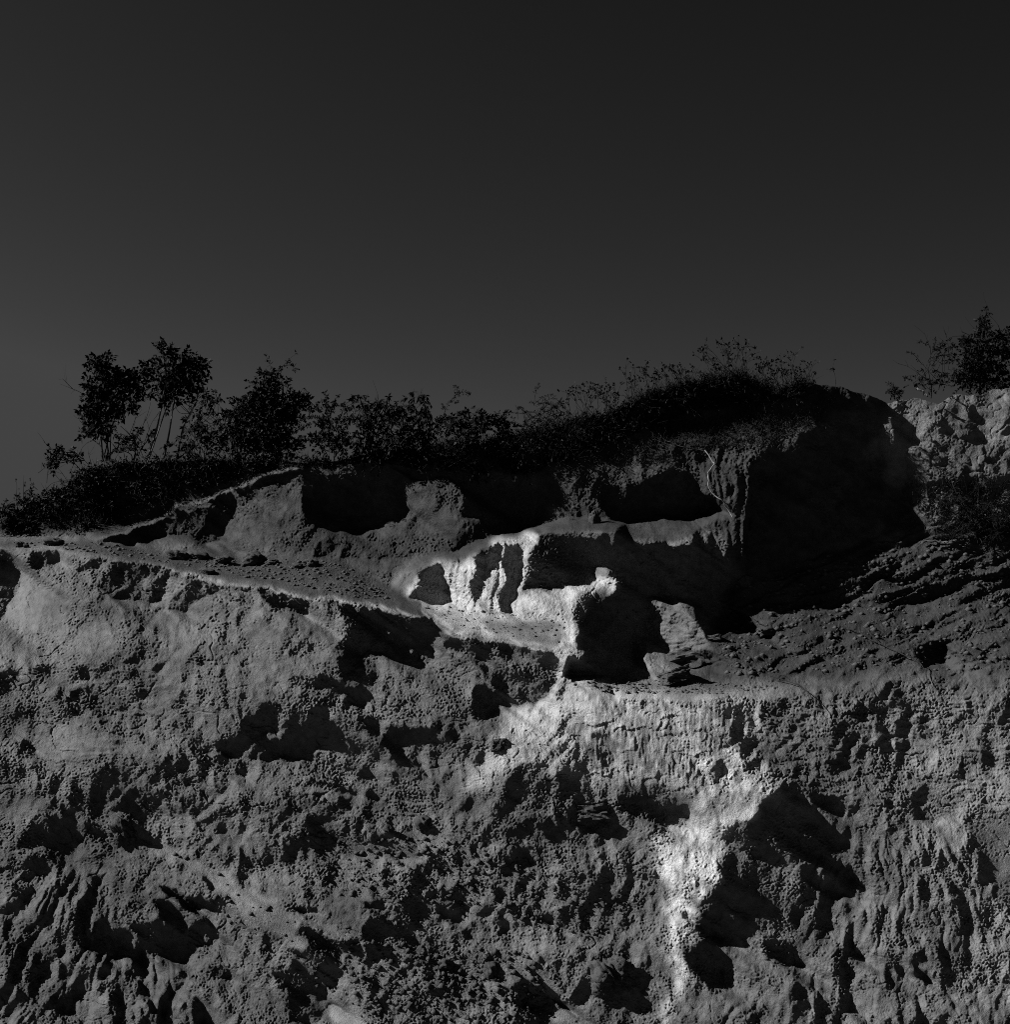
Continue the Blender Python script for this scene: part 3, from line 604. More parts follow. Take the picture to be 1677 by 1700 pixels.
tone_v = np.concatenate([np.repeat(tone_v[:, :1], 4, 1), tone_v, np.repeat(tone_v[:, -1:], 4, 1)], 1)
Uf = np.concatenate([np.repeat(Uf[:, :1], 4, 1), Uf, np.repeat(Uf[:, -1:], 4, 1)], 1); Vf = np.concatenate([np.repeat(Vf[:, :1], 4, 1), Vf, np.repeat(Vf[:, -1:], 4, 1)], 1)
low = [off(P[-1], 0, -dy, -dz) for dy, dz in ((.5, .6), (1.2, 1.3), (2.5, 2.0))]     # and its foot running out below
P = np.concatenate([P, np.stack(low)], 0); tone_v = np.concatenate([tone_v, np.repeat(tone_v[-1:], 3, 0)], 0)
Uf = np.concatenate([Uf, np.repeat(Uf[-1:], 3, 0)], 0); Vf = np.concatenate([Vf, np.repeat(Vf[-1:], 3, 0)], 0)
nr, nc = P.shape[:2]
idx = np.arange(nr * nc).reshape(nr, nc)
fu = (Uf[:-1, :-1] + Uf[1:, 1:]) / 2; fv = (Vf[:-1, :-1] + Vf[1:, 1:]) / 2
def inpoly(poly, x, y):
    ins = np.zeros(x.shape, bool)
    for i in range(len(poly)):
        ax, ay = poly[i]; bx, by = poly[(i + 1) % len(poly)]
        if ay == by: continue
        ins ^= ((ay > y) != (by > y)) & (x < (bx - ax) * (y - ay) / (by - ay) + ax)
    return ins
ZONES = [('far_bluff', [(1452,400),(1945,400),(1945,794),(1622,792),(1499,808),(1452,785)]),
         ('upper_bank', [(-270,400),(1460,400),(1460,785),(1500,855),(1440,890),(1320,938),(1240,962),(1190,862),(1154,880),(1100,893),(1040,893),(940,878),(871,882),(780,919),(690,925),(560,927),(434,923),(350,911),(277,920),(160,897),(-270,893)]),
         ('right_hillside', [(1440,780),(1945,780),(1945,1121),(1677,1126),(1390,1135),(1276,1160),(1160,1158),(1097,1150),(1180,1100),(1160,1060),(1215,960),(1320,935)]),
         ('rock_ledge', [(-270,880),(160,895),(277,915),(350,909),(560,925),(645,960),(690,1000),(790,1022),(945,1030),(940,1080),(864,1068),(767,1052),(667,1013),(547,997),(374,963),(184,928),(-270,911)]),
         ('clay_block', [(640,960),(707,933),(871,880),(1040,880),(1190,860),(1240,960),(1160,1060),(1180,1100),(1097,1150),(945,1119),(945,1030),(790,1022)]),
         ('gully_sand', [(230,1380),(330,1430),(470,1520),(600,1550),(640,1700),(660,1990),(560,1990),(570,1640),(411,1548),(310,1446)]),
         ('foreground_mound', [(-270,1180),(0,1252),(110,1333),(235,1385),(310,1446),(411,1548),(575,1640),(570,1990),(-270,1990)])]
zone = np.full(fu.shape, len(ZONES), int)
wfx = fu + 3 * perlin(fu / 14, fv / 14, 90); wfy = fv + 3 * perlin(fu / 14, fv / 14, 91)
for i in range(len(ZONES) - 1, -1, -1):
    zone[inpoly(ZONES[i][1], wfx, wfy)] = i
NAMES = [z[0] for z in ZONES] + ['cliff_face']
LABELS = {'far_bluff': 'farther pale bluff at the right under dark bushes', 'upper_bank': 'dark earth bank with hollows under the shrubs on the crest',
          'right_hillside': 'grey slabby slope at the right above the pale face', 'rock_ledge': 'sandy ledge with clods along the top of the left cliff face',
          'clay_block': 'pale clay block with dark clefts in the middle of the slope', 'gully_sand': 'smooth sand running down the gully at the lower left',
          'foreground_mound': 'furrowed earth mound at the lower left', 'cliff_face': 'large eroded cliff face with hollows and a pale spur'}
quads = np.stack([idx[:-1, :-1], idx[1:, :-1], idx[1:, 1:], idx[:-1, 1:]], -1)
Pflat = P.reshape(-1, 3); tflat = tone_v.reshape(-1)
def mesh_from(name, verts, faces, mat, tone=None, smooth=True):
    me = bpy.data.meshes.new(name)
    faces = np.asarray(faces, np.int32); n = faces.shape[1]
    me.vertices.add(len(verts)); me.vertices.foreach_set('co', np.asarray(verts, np.float32).ravel())
    me.loops.add(faces.size); me.loops.foreach_set('vertex_index', faces.ravel())
    me.polygons.add(len(faces)); me.polygons.foreach_set('loop_start', np.arange(0, faces.size, n, dtype=np.int32))
    me.polygons.foreach_set('loop_total', np.full(len(faces), n, np.int32))
    if smooth: me.polygons.foreach_set('use_smooth', np.ones(len(faces), bool))
    if tone is not None:
        a = me.attributes.new('tone', 'FLOAT', 'POINT'); a.data.foreach_set('value', np.asarray(tone, np.float32))
    me.materials.append(mat); me.update(calc_edges=True)
    return me
def add_obj(name, data, parent=None, loc=None, **props):
    o = bpy.data.objects.new(name, data); COL.objects.link(o)
    if parent is not None: o.parent = parent
    if loc is not None: o.location = loc
    for k_, v_ in props.items(): o[k_] = v_
    return o
for zi, zn in enumerate(NAMES):
    q = quads[zone == zi]
    if not len(q): continue
    used, inv = np.unique(q.ravel(), return_inverse=True)
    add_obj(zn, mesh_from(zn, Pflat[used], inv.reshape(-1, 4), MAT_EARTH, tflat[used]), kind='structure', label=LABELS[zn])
# ground running out to the horizon in every direction
zg = float(P[-1, :, 2].max()) + .1
gx_ = np.linspace(-1, 1, 61); gx_ = np.sign(gx_) * (np.abs(gx_) ** 3) * 1500
GX, GY = np.meshgrid(gx_, gx_)
GZ = np.full(GX.shape, zg) + .25 * perlin(GX / 9, GY / 9, 95) - .3
gi = np.arange(GX.size).reshape(GX.shape)
gq = np.stack([gi[:-1, :-1], gi[:-1, 1:], gi[1:, 1:], gi[1:, :-1]], -1).reshape(-1, 4)
add_obj('ground', mesh_from('ground', np.stack([GX, GY, GZ], -1).reshape(-1, 3), gq, MAT_SAND), kind='structure', label='flat sandy ground around the foot of the cliff')

# ------------------------------------------------------------------ plants
CROPS.update({'M': (100, 550, 5.59), 'N': (350, 570, 4.532), 'O': (680, 620, 5.2406), 'Q': (980, 550, 3.993), 'R': (1440, 500, 7.076), 'S': (1400, 720, 6.054), 'U': (0, 720, 6.45)})
def leaf_mat(name, c, r=.6, s=.05):
    m = material(name, c, r, s, grain=.35, gscale=6); return m
MAT_LEAF = leaf_mat('dark_leaf', .011)
MAT_TWIG = leaf_mat('dark_twig', .014, .8, .1)
MAT_STEM = leaf_mat('grey_stem', .1, .8, .1)
MAT_DRY = leaf_mat('dry_weed', .016, .8, .1)
MAT_PALE = leaf_mat('pale_root', .3, .8, .1)
MAT_GRASS = leaf_mat('dark_grass', .022, .8, .1)
UP = np.array([0, 0, 1.0])
def unit(v): return v / np.maximum(np.linalg.norm(v, axis=-1, keepdims=True), 1e-9)
class Bag:
    def __init__(self): self.v = []; self.f = []; self.n = 0
    def add(self, v, f):
        self.v.append(v.reshape(-1, 3)); self.f.append(f.reshape(-1, 4) + self.n); self.n += v.size // 3
    def leaves(self, o, d, L, w):
        d = unit(d); s = unit(np.cross(d, rng.normal(size=d.shape))); L = np.broadcast_to(L, d.shape[:-1])[..., None]
        v = np.stack([o, o + d * L * .42 + s * L * w, o + d * L, o + d * L * .42 - s * L * w], -2)
        n = v.size // 12
        self.add(v, np.arange(n * 4).reshape(n, 4))
    def tubes(self, p, r, sides=3):
        """p (S,K,3) centre lines, r (S,K) radii."""
        S, K, _ = p.shape
        t = unit(np.gradient(p, axis=1)); ref = np.where(np.abs(t[..., 2:3]) > .9, np.array([1.0, 0, 0]), UP)
        a = unit(np.cross(t, ref)); b = np.cross(t, a)
        an = np.arange(sides) * 2 * math.pi / sides
        ring = p[:, :, None, :] + r[:, :, None, None] * (np.cos(an)[:, None] * a[:, :, None, :] + np.sin(an)[:, None] * b[:, :, None, :])
        i = np.arange(S * K * sides).reshape(S, K, sides); j = np.roll(i, -1, 2)
        self.add(ring, np.stack([i[:, :-1], j[:, :-1], j[:, 1:], i[:, 1:]], -1))
    def sprigs(self, o, d, L, n, leaf, w=.24, droop=.3, twig=None):
        """short twigs with leaves in pairs; o,d (S,3), L (S)."""
        d = unit(d); S = len(o)
        t = (np.arange(n) + .7) / n
        g = -UP * droop
        pos = o[:, None] + d[:, None] * (L[:, None, None] * t[:, None]) + g * (L[:, None] * t ** 2)[..., None]
        tan = unit(d[:, None] + 2 * g * t[:, None])
        side = unit(np.cross(tan, rng.normal(size=(S, 1, 3))))
        for sg in (-1, 1):
            dr = .6 * tan + sg * .85 * side + .3 * rng.normal(size=tan.shape) + g * .8
            ll = leaf * rng.uniform(.7, 1.25, (S, n))
            self.leaves(pos, dr, ll, w)
        self.leaves(pos[:, -1], tan[:, -1], np.full(S, leaf), w)
        if twig is not None:
            q = np.linspace(0, 1, 4)
            p = o[:, None] + d[:, None] * (L[:, None, None] * q[:, None]) + g * (L[:, None] * q ** 2)[..., None]
            twig.tubes(p, np.repeat(np.linspace(.0045, .002, 4)[None], S, 0), 3)
    def mesh(self, name, mat): return mesh_from(name, np.concatenate(self.v), np.concatenate(self.f), mat, smooth=False)
def spline(ctrl, k=14):
    c = np.asarray(ctrl, float); n = len(c); t = np.linspace(0, n - 1, k); i = np.clip(t.astype(int), 0, n - 2); u = (t - i)[:, None]
    p0 = c[np.clip(i - 1, 0, n - 1)]; p1 = c[i]; p2 = c[i + 1]; p3 = c[np.clip(i + 2, 0, n - 1)]
    return .5 * (2 * p1 + (p2 - p0) * u + (2 * p0 - 5 * p1 + 4 * p2 - p3) * u * u + (3 * p1 - p0 - 3 * p2 + p3) * u ** 3)
def skyline_y(px): return float(np.interp(px, skx, [p[1] for p in SKYLINE]))
def ground_dist(px, py): return float(dist_at(px, max(py, skyline_y(px) + 4)))
def local(o, M):
    return M - o
def thing(name, label, cat, loc, group=None):
    o = add_obj(name, None, loc=tuple(loc), label=label, category=cat)
    if group: o['group'] = group
    return o
def part(root, name, bag, mat, origin, stuff=False):
    if not bag.n: return None
    bag.v = [v - origin for v in bag.v]
    o = add_obj(name, bag.mesh(name, mat), root)
    if stuff: o['kind'] = 'stuff'
    return o
def shrub(label, crop, base, blobs, leaf=8, density=1.0, arms=(), stems=None, nstem=4, kind='shrub', name='shrub', droop=.3, pairs=3, width=.24, stem_mat=None, bare=(), back=0.0, twiggy=0, stem_r=.014, armleaf=1.0, group=None, armgap=6.0):
    (bx, by), = pts(crop, [base]); sc_ = CROPS[crop][2]
    d0 = ground_dist(bx, by) + back; px1 = d0 / F                        # metres per picture unit
    origin = place(bx, by, d0)
    root = thing(name, label, kind, origin, group)
    fol, tw = Bag(), Bag()
    B = [(*pts(crop, [(b[0], b[1])])[0], b[2] / sc_, b[3] / sc_) for b in blobs]
    def W(x, y, dz=0.0): return place(x, y, d0 + dz)
    centres = []
    for (cx, cy, rx, ry) in B:
        dz = rng.normal() * .25 * min(rx, 30) * px1; centres.append(W(cx, cy, dz))
        area = rx * ry
        n = max(6, int(area * density * .075))
        u = rng.normal(size=(n, 3)); u = unit(u) * (rng.random((n, 1)) ** .42) * rng.uniform(.78, 1.12, (n, 1))
        q = place(cx + u[:, 0] * rx, cy + u[:, 1] * ry, d0 + dz + u[:, 2] * .8 * (rx + ry) / 2 * px1)
        dr = np.stack([u[:, 0], u[:, 2] * .6, -u[:, 1]], -1) * .9 + UP * .35 + .5 * rng.normal(size=(n, 3))
        L = leaf * px1 * rng.uniform(1.3, 2.5, n)
        fol.sprigs(q, dr, L, pairs, leaf * px1 * 1.12, width * 1.15, droop, tw)
        m = max(3, n // 5) + twiggy                                     # twigs that carry them
        k_ = rng.integers(0, n, m)
        st = centres[-1] + (W(cx, cy + ry * .9) - W(cx, cy)) * .8
        mid = (st + q[k_]) / 2 + rng.normal(size=(m, 3)) * .05 * rx * px1
        tw.tubes(np.stack([np.repeat(st[None], m, 0), mid, q[k_]], 1), np.repeat(np.array([[.006, .0045, .003]]), m, 0), 3)
    lines = []
    if stems is None:
        order = list(range(len(B))); random.shuffle(order)
        for i in order[:nstem]:
            cx, cy, rx, ry = B[i]
            e = (cx, cy)
            lines.append([(bx + random.uniform(-8, 8), by + 3), (bx + .25 * (e[0] - bx) + random.uniform(-6, 6), by + .45 * (e[1] - by)), (bx + .7 * (e[0] - bx) + random.uniform(-4, 4), by + .8 * (e[1] - by)), e])
    else:
        lines = [pts(crop, s) for s in stems]
    for ln in lines:
        c = spline([W(x, y, random.uniform(-.12, .12)) for x, y in ln], 12)
        sb = Bag(); sb.tubes(c[None], np.linspace(stem_r, stem_r * .45, 12)[None] * rng.uniform(.75, 1.2), 6)
        part(root, 'stem', sb, stem_mat or MAT_TWIG, origin)
        for c2 in centres:                                              # side branches out to the crowns
            j = rng.integers(5, 11)
            if np.linalg.norm(c[j] - c2) < 75 * px1:
                tw.tubes(spline([c[j], (c[j] + c2) / 2 + rng.normal(size=3) * .06, c2], 7)[None], np.linspace(.008, .004, 7)[None], 4)
    for arm in list(arms) + [(-1, a) for a in bare]:
        lf = True
        if arm[0] == -1: arm = arm[1]; lf = False
        c = spline([W(x, y, random.uniform(-.1, .1)) for x, y in pts(crop, arm)], 16)
        tw.tubes(c[None], np.linspace(.008, .003, 16)[None], 4)
        ln_ = np.linalg.norm(np.diff(c, axis=0), axis=1).sum() / px1
        if lf:
            n = max(5, int(ln_ / armgap)); t = rng.uniform(.12, 1, n) * 15; i = np.clip(t.astype(int), 0, 14); q = c[i] + (c[i + 1] - c[i]) * (t - i)[:, None]
            dr = unit(c[i + 1] - c[i]) * .7 + rng.normal(size=(n, 3)) * .75
            fol.sprigs(q, dr, leaf * px1 * rng.uniform(.5, 1.3, n) * armleaf, 2, leaf * px1 * .8 * armleaf, width, droop * .5)
        else:
            for _ in range(3):
                j = rng.integers(5, 14); e = c[j] + unit(c[15] - c[8]) * 14 * px1 + rng.normal(size=3) * 8 * px1
                tw.tubes(np.stack([c[j], (c[j] + e) / 2 + rng.normal(size=3) * .01, e])[None], np.array([[.004, .003, .002]]), 3)
    part(root, 'twigs', tw, MAT_TWIG, origin, True)
    part(root, 'foliage', fol, MAT_LEAF, origin, True)
    return root

shrub('broad dense shrub with a rounded top, leftmost tall one on the crest', 'M', (430, 1190),
      [(400,310,120,75),(350,390,60,70),(480,420,100,80),(330,540,100,60),(430,620,170,130),(560,480,80,80),(650,560,90,130),(700,460,60,60),(800,370,50,50),(795,330,25,35),(640,410,30,30),(260,700,50,60),(560,750,90,60),(320,760,90,70),(330,900,100,80),(240,960,60,30),(420,880,60,60)],
      leaf=7, density=2.3, nstem=7, bare=[[(280,640),(190,570),(100,530),(0,490)],[(120,540),(60,480),(20,440)],[(240,880),(190,840),(165,800)],[(560,880),(640,960),(760,1120)],[(520,1000),(600,1000),(660,1010)]], twiggy=5, stem_r=.017)
shrub('small tree with pale slanting stems and a split crown on the crest', 'M', (790, 1230),
      [(920,140,24,34),(925,185,45,20),(1015,200,45,30),(980,240,75,28),(960,300,65,32),(1220,260,55,50),(1315,320,50,50),(1120,300,60,50),(1180,380,135,105),(1100,470,120,75),(930,470,85,42),(850,560,45,35),(1200,500,100,55),(1060,580,75,55),(1050,660,60,35)],
      leaf=7.5, density=2.2, kind='tree', name='small_tree', stems=[[(790,1250),(870,1000),(920,800),(950,640),(985,420),(960,260)],[(800,1250),(900,960),(980,730),(1050,600),(1150,450)],[(965,1170),(1010,950),(1040,760),(1070,620),(1200,380)],[(1085,1190),(1140,900),(1240,700),(1290,560)]],
      stem_mat=MAT_STEM, stem_r=.022, bare=[[(700,1020),(800,800),(840,660)],[(760,1100),(840,870),(900,780)],[(640,960),(700,800),(680,740)]])
shrub('airy bush with drooping feathery leaves beside the split tree', 'M', (1300, 1210),
      [(1380,590,70,30),(1460,640,80,40),(1320,660,90,35),(1310,780,70,60),(1500,760,60,50),(1210,880,60,60),(1560,870,90,80),(1400,950,140,60),(1300,1050,150,60),(1500,1000,150,80),(1130,1060,100,60)],
      leaf=8, density=.9, droop=.55, pairs=4, width=.17, nstem=5, bare=[[(1130,990),(1180,820),(1250,690)]])
shrub('twiggy half bare bush between the two tall shrubs', 'M', (680, 1200),
      [(700,960,170,50),(650,1060,150,70),(560,1080,90,70),(820,1000,60,60)], leaf=6, density=.5, nstem=4, twiggy=26,
      bare=[[(560,1130),(640,1030),(680,900)],[(700,1180),(690,1000),(760,860)],[(780,1190),(720,1060),(600,900)],[(600,1180),(560,1000),(480,860)],[(820,1180),(850,1000),(800,820)]])
shrub('cone shaped dense shrub with a leaning leafy tip', 'N', (480, 930),
      [(420,250,55,32),(400,320,90,60),(540,290,40,45),(380,420,110,80),(230,440,55,42),(300,530,150,80),(480,480,120,120),(620,420,80,50),(700,420,40,22),(660,470,60,50),(560,580,120,90),(250,620,130,80),(400,680,200,80),(500,780,200,80),(300,790,150,60)],
      leaf=6, density=2.5, pairs=3, nstem=6, arms=[[(480,260),(520,200),(560,150),(600,110),(650,72)],[(500,240),(540,180),(600,165),(650,190)],[(480,230),(440,150),(415,95)],[(620,430),(660,390),(690,345)],[(640,460),(700,420),(750,415)],[(690,500),(760,490),(800,480)],[(640,560),(720,560),(790,555)],[(560,130),(600,150),(640,215)]], armleaf=.8, armgap=3.2)
shrub('small spiky bush with upright leafy arms right of the cone shrub', 'N', (910, 930),
      [(890,620,80,60),(900,740,130,50),(780,720,110,40),(990,780,60,30)], leaf=6, density=1.7, nstem=3,
      arms=[[(920,760),(890,600),(870,480),(860,370)],[(900,560),(920,460),(957,393)],[(890,600),(830,520),(790,440)],[(930,640),(985,540),(1000,450)],[(920,660),(1000,600),(1060,570)],[(880,640),(760,600),(650,650)],[(860,570),(760,555),(690,562)],[(850,500),(780,500),(720,512)],[(930,700),(985,690),(1000,640)],[(880,560),(870,460),(830,430)],[(900,520),(940,470),(1030,490)],[(960,800),(990,740),(1000,660)]], armgap=1.7, armleaf=.85)
shrub('arching bush with rows of narrow hanging leaflets', 'N', (1300, 890),
      [(1120,405,35,14),(1110,490,55,24),(1200,470,80,34),(1330,430,35,25),(1280,490,100,34),(1420,470,100,34),(1530,405,90,22),(1610,440,35,34),(1635,500,24,24),(1100,560,70,50),(1200,580,130,55),(1400,560,120,55),(1560,560,90,45),(1650,610,60,45),(1150,700,110,60),(1350,690,150,50),(1500,680,120,60),(1600,720,80,60),(1250,780,200,50)],
      leaf=8, density=1.0, droop=.9, pairs=5, width=.15, nstem=6, bare=[[(1030,470),(1100,445),(1170,440)],[(1260,450),(1258,385)],[(1570,400),(1590,350)]])
shrub('single thin arching leafy shoot standing above the scrub', 'O', (265, 480), [(270,440,30,30),(300,420,40,20)], leaf=4.5, density=.6, nstem=1, pairs=2,
      stems=[[(265,480),(280,420),(320,300)]], arms=[[(270,440),(320,300),(380,210),(440,165),(540,180)],[(400,190),(415,150),(400,110)],[(310,320),(290,260)],[(340,260),(370,240),(410,245)]], armgap=2.6, stem_r=.007, kind='shoot', name='leafy_shoot')
shrub('low dark rounded bush in the dip of the crest', 'O', (600, 700),
      [(450,380,60,32),(560,350,50,34),(650,375,55,26),(400,430,80,50),(550,450,120,60),(300,460,90,40),(700,460,60,40),(480,560,150,60)], leaf=6, density=2.2, nstem=3)
shrub('narrow upright dark bush with one sideways tip', 'O', (800, 690), [(800,360,30,40),(800,460,55,60),(870,470,60,40),(800,570,90,60)], leaf=6, density=2, nstem=2, arms=[[(810,370),(850,340),(890,347)],[(790,350),(750,345)]], armgap=3)
shrub('wispy feathery bush with a thin plume above it', 'O', (1150, 720),
      [(1000,330,80,32),(1150,290,90,45),(1260,270,80,45),(1000,420,120,70),(1200,400,150,70),(1330,330,60,50),(1100,520,170,70)], leaf=4.5, density=.6, pairs=3, width=.16, nstem=6, twiggy=14,
      arms=[[(1080,280),(1095,180),(1120,92)],[(1080,270),(1150,215),(1235,182)],[(1120,280),(1250,215),(1330,280),(1395,350)],[(940,400),(940,320),(945,290)],[(1240,270),(1180,255),(1110,270)]], armgap=2.4, armleaf=.9)
shrub('bramble with bare arching branches at the left end of the crest', 'U', (900, 440),
      [(580,205,35,45),(560,250,30,20),(660,240,40,35),(700,190,50,25),(770,220,50,25),(520,305,35,30),(560,330,40,16),(805,245,35,25)], leaf=6, density=2.6, nstem=2, stems=[[(930,430),(960,360),(900,280),(840,230)],[(900,440),(800,320),(690,270)]], stem_r=.01,
      bare=[[(770,500),(760,400),(800,310),(830,240)],[(720,510),(670,430),(615,360)],[(690,570),(600,450),(540,390),(500,330)],[(500,530),(510,420),(530,320)],[(470,620),(560,530),(700,500),(880,460)],[(410,420),(460,380),(510,340)],[(860,230),(870,170),(920,110),(1010,70)],[(570,180),(530,140),(470,90)],[(980,330),(960,260),(945,210)],[(820,410),(900,400)]])
shrub('ragged low scrub against the sky at the left edge', 'U', (330, 1000),
      [(40,780,60,50),(60,880,100,80),(180,730,30,50),(200,820,80,60),(300,690,50,50),(390,660,70,50),(350,800,150,100),(250,930,260,80),(-80,850,150,100),(560,720,110,50),(600,850,230,110),(800,720,200,80),(850,560,130,60),(950,490,80,50)],
      leaf=5.5, density=1.0, nstem=5, twiggy=10, arms=[[(250,700),(252,560),(255,440)],[(215,720),(205,640)],[(170,760),(180,560),(165,490)],[(90,800),(60,690)],[(280,720),(295,640)],[(400,600),(340,540),(325,480)]], armgap=7, armleaf=.7)
shrub('wiry bush with bent bare branches above the pale bluff', 'R', (790, 1140),
      [(1000,560,55,40),(850,570,50,35),(1000,700,60,60),(550,960,110,45),(720,990,130,60),(900,900,120,80)], leaf=4.5, density=1.5, nstem=2, back=.2,
      stems=[[(750,1140),(755,1000),(720,840),(708,740),(720,690),(745,660),(738,520)],[(840,1040),(880,830),(885,690),(930,560)]], stem_r=.012,
      arms=[[(640,740),(560,640),(480,600)],[(730,520),(660,490),(560,455)],[(745,640),(800,500),(780,430)],[(950,800),(985,560),(970,450)],[(700,930),(650,800),(600,850)],[(560,880),(480,880),(450,900)],[(760,680),(860,600),(860,500)],[(760,760),(830,650),(880,480)]],
      bare=[[(820,930),(720,820),(650,740)],[(700,930),(600,850),(480,770),(360,735)],[(740,560),(700,450),(670,370)],[(960,620),(940,450),(900,345)],[(990,440),(1000,420),(1030,410)]], armgap=2.6, armleaf=.9)
shrub('low leafy tuft at the gap left of the pale bluff', 'R', (400, 1150), [(300,1020,60,45),(390,1090,90,35),(270,1060,40,40)], leaf=4.5, density=1.6, nstem=2, back=.1, arms=[[(300,1060),(270,1000),(255,965)],[(330,1050),(330,985)]], armgap=2)
shrub('tall pointed dark bush at the right edge above the pale bluff', 'R', (1350, 1080),
      [(1395,130,32,50),(1370,250,55,55),(1350,350,65,55),(1410,300,50,45),(1300,430,75,50),(1180,500,95,60),(1120,475,40,32),(1250,600,150,95),(1540,420,95,50),(1650,390,60,60),(1500,540,150,80),(1600,640,110,100),(1300,760,220,120),(1150,850,160,90),(1500,850,220,100),(1200,980,230,60),(1500,970,190,50),(1800,560,170,170),(1800,860,170,140)],
      leaf=5, density=2.6, nstem=6, back=.4, bare=[[(1425,110),(1410,60),(1385,0)],[(1230,420),(1180,390),(1100,360)],[(1290,350),(1240,310)]])
shrub('dark wiry scrub on the slope below the pale bluff', 'S', (1400, 1100),
      [(1150,640,230,100),(1350,740,300,130),(1560,860,200,150),(1250,900,260,110),(1500,1000,220,110),(1100,520,100,50),(1350,540,150,70),(1800,900,200,200),(1000,700,130,60),(1100,1010,200,60)], leaf=4, density=.85, pairs=2, width=.15, nstem=4, twiggy=60, back=-.15,
      bare=[[(1000,510),(990,430),(950,320),(880,240),(770,170)],[(1120,560),(1060,400),(1020,320)],[(1440,520),(1400,450),(1365,395)],[(1240,620),(1160,540),(1080,560)],[(1300,650),(1200,560)],[(1480,520),(1460,430)]])

# dry weeds on the crest: each clump is stalks with forked tips and seed heads
def weed(label, crop, base, tips, n, lean=0):
    (bx, by), = pts(crop, [base]); tx = pts(crop, tips); by = max(by, skyline_y(bx) + 2)
    d0 = ground_dist(bx, by); px1 = d0 / F; origin = place(bx, by, d0)
    root = thing('weed_clump', label, 'weed', origin, 'dry weed clumps along the crest')
    st, sd = Bag(), Bag()
    x0, x1 = min(t[0] for t in tx), max(t[0] for t in tx); y0, y1 = min(t[1] for t in tx), max(t[1] for t in tx)
    for k in range(n):
        bx_ = bx + random.gauss(0, 5 + .16 * (x1 - x0)); u = (k + random.random()) / n if n > 1 else .5
        ex = x0 + (x1 - x0) * u; ey = y0 + (y1 - y0) * random.random() ** 1.3
        dz = random.uniform(-.35, .35)
        b0 = place(bx_, skyline_y(bx_) + 6, d0); e = place(ex, ey, d0 + dz)
        c = spline([b0, b0 * .45 + e * .55 + rng.normal(size=3) * .03 + np.array([0, 0, .03]), e], 8)
        st.tubes(c[None], np.linspace(.0062, .0036, 8)[None], 3)
        for f in range(random.randint(1, 4)):
            j = random.randint(3, 7); dr = unit(unit(c[7] - c[3]) + .75 * rng.normal(size=3)); L = random.uniform(7, 20) * px1
            p = c[j] + dr * L
            st.tubes(np.stack([c[j], c[j] + dr * L * .6 + UP * .008, p])[None], np.array([[.004, .0035, .003]]), 3)
            m = random.randint(3, 6)
            sd.leaves(p + rng.normal(size=(m, 3)) * 1.1 * px1, rng.normal(size=(m, 3)), np.full(m, random.uniform(3.2, 5.5) * px1), .36)
        m = 5; sd.leaves(c[7] + rng.normal(size=(m, 3)) * px1, rng.normal(size=(m, 3)), np.full(m, 4.6 * px1), .36)
    part(root, 'stalks', st, MAT_DRY, origin, True); part(root, 'seed_heads', sd, MAT_DRY, origin, True)
WEEDS = [('fan of dry stalks between the plumed bush and the mound', 'O', (1510, 400), [(1360,100),(1650,250)], 24),
 ('knee high dry weeds at the left foot of the mound', 'Q', (120, 520), [(30,345),(210,430)], 20),
 ('thin dry weeds with one faint tall plume behind them', 'Q', (260, 440), [(220,230),(330,340)], 14),
 ('dry weeds forking widely on the mound\'s left shoulder', 'Q', (410, 400), [(330,235),(480,340)], 16),
 ('thick tuft of dry weeds just left of the mound top', 'Q', (580, 400), [(470,230),(640,310)], 20),
 ('long dry stalks leaning left from the mound top', 'Q', (880, 310), [(650,105),(860,280)], 20),
 ('fan of longest dry stalks on the very top of the mound', 'Q', (970, 290), [(840,80),(1110,200)], 26),
 ('dry stalks leaning left from the hollow right of the mound', 'Q', (1240, 370), [(1100,160),(1240,300)], 20),
 ('upright dry stalks with crowded seed heads right of the hollow', 'Q', (1310, 350), [(1250,155),(1360,290)], 16),
 ('sparse low dry weeds on the last rise of the bank', 'Q', (1430, 325), [(1360,175),(1490,300)], 12),
 ('lone dry stalk standing right of all the other weeds', 'Q', (1606, 345), [(1600,240),(1612,250)], 1)]
for w_ in WEEDS: weed(*w_[:4], max(1, int(w_[4] * .6)))

# grass and undergrowth that nobody could count
def scatter(poly, n):
    xs_ = [p[0] for p in poly]; ys_ = [p[1] for p in poly]; x = rng.uniform(min(xs_), max(xs_), n * 4); y = rng.uniform(min(ys_), max(ys_), n * 4)
    ins = inpoly(poly, x, y) & (y > np.interp(x, skx, [p[1] for p in SKYLINE]) + 2)
    return x[ins][:n], y[ins][:n]
BANDP = [(160,775),(334,755),(560,750),(700,730),(860,715),(960,690),(1000,685),(1060,655),(1200,625),(1350,640),(1300,670),(1150,685),(1020,735),(960,758),(900,785),(800,800),(640,770),(500,775),(420,790),(300,822),(190,868),(120,885),(40,885),(-40,885),(60,840)]
und = Bag(); twg = Bag()
x, y = scatter(BANDP, 16000)
keep = perlin(x / 34, y / 22, 120) + .8 * perlin(x / 12, y / 9, 121) > -.12 + .5 * np.clip((y - np.interp(x, skx, [p[1] for p in SKYLINE]) - 25) / 60, -.6, 1)
x, y = x[keep], y[keep]
q = place(x, y, dist_at(x, y)); px1 = .0137
und.sprigs(q, rng.normal(size=q.shape) * .6 + UP * .8 - np.array([0, .5, 0]), (6 + 30 * rng.random(len(q)) ** 2.5) * px1, 3, 5.5 * px1, .2, .3, twg)
add_obj('undergrowth', und.mesh('undergrowth', MAT_LEAF), kind='stuff', label='dark undergrowth covering the top of the bank')
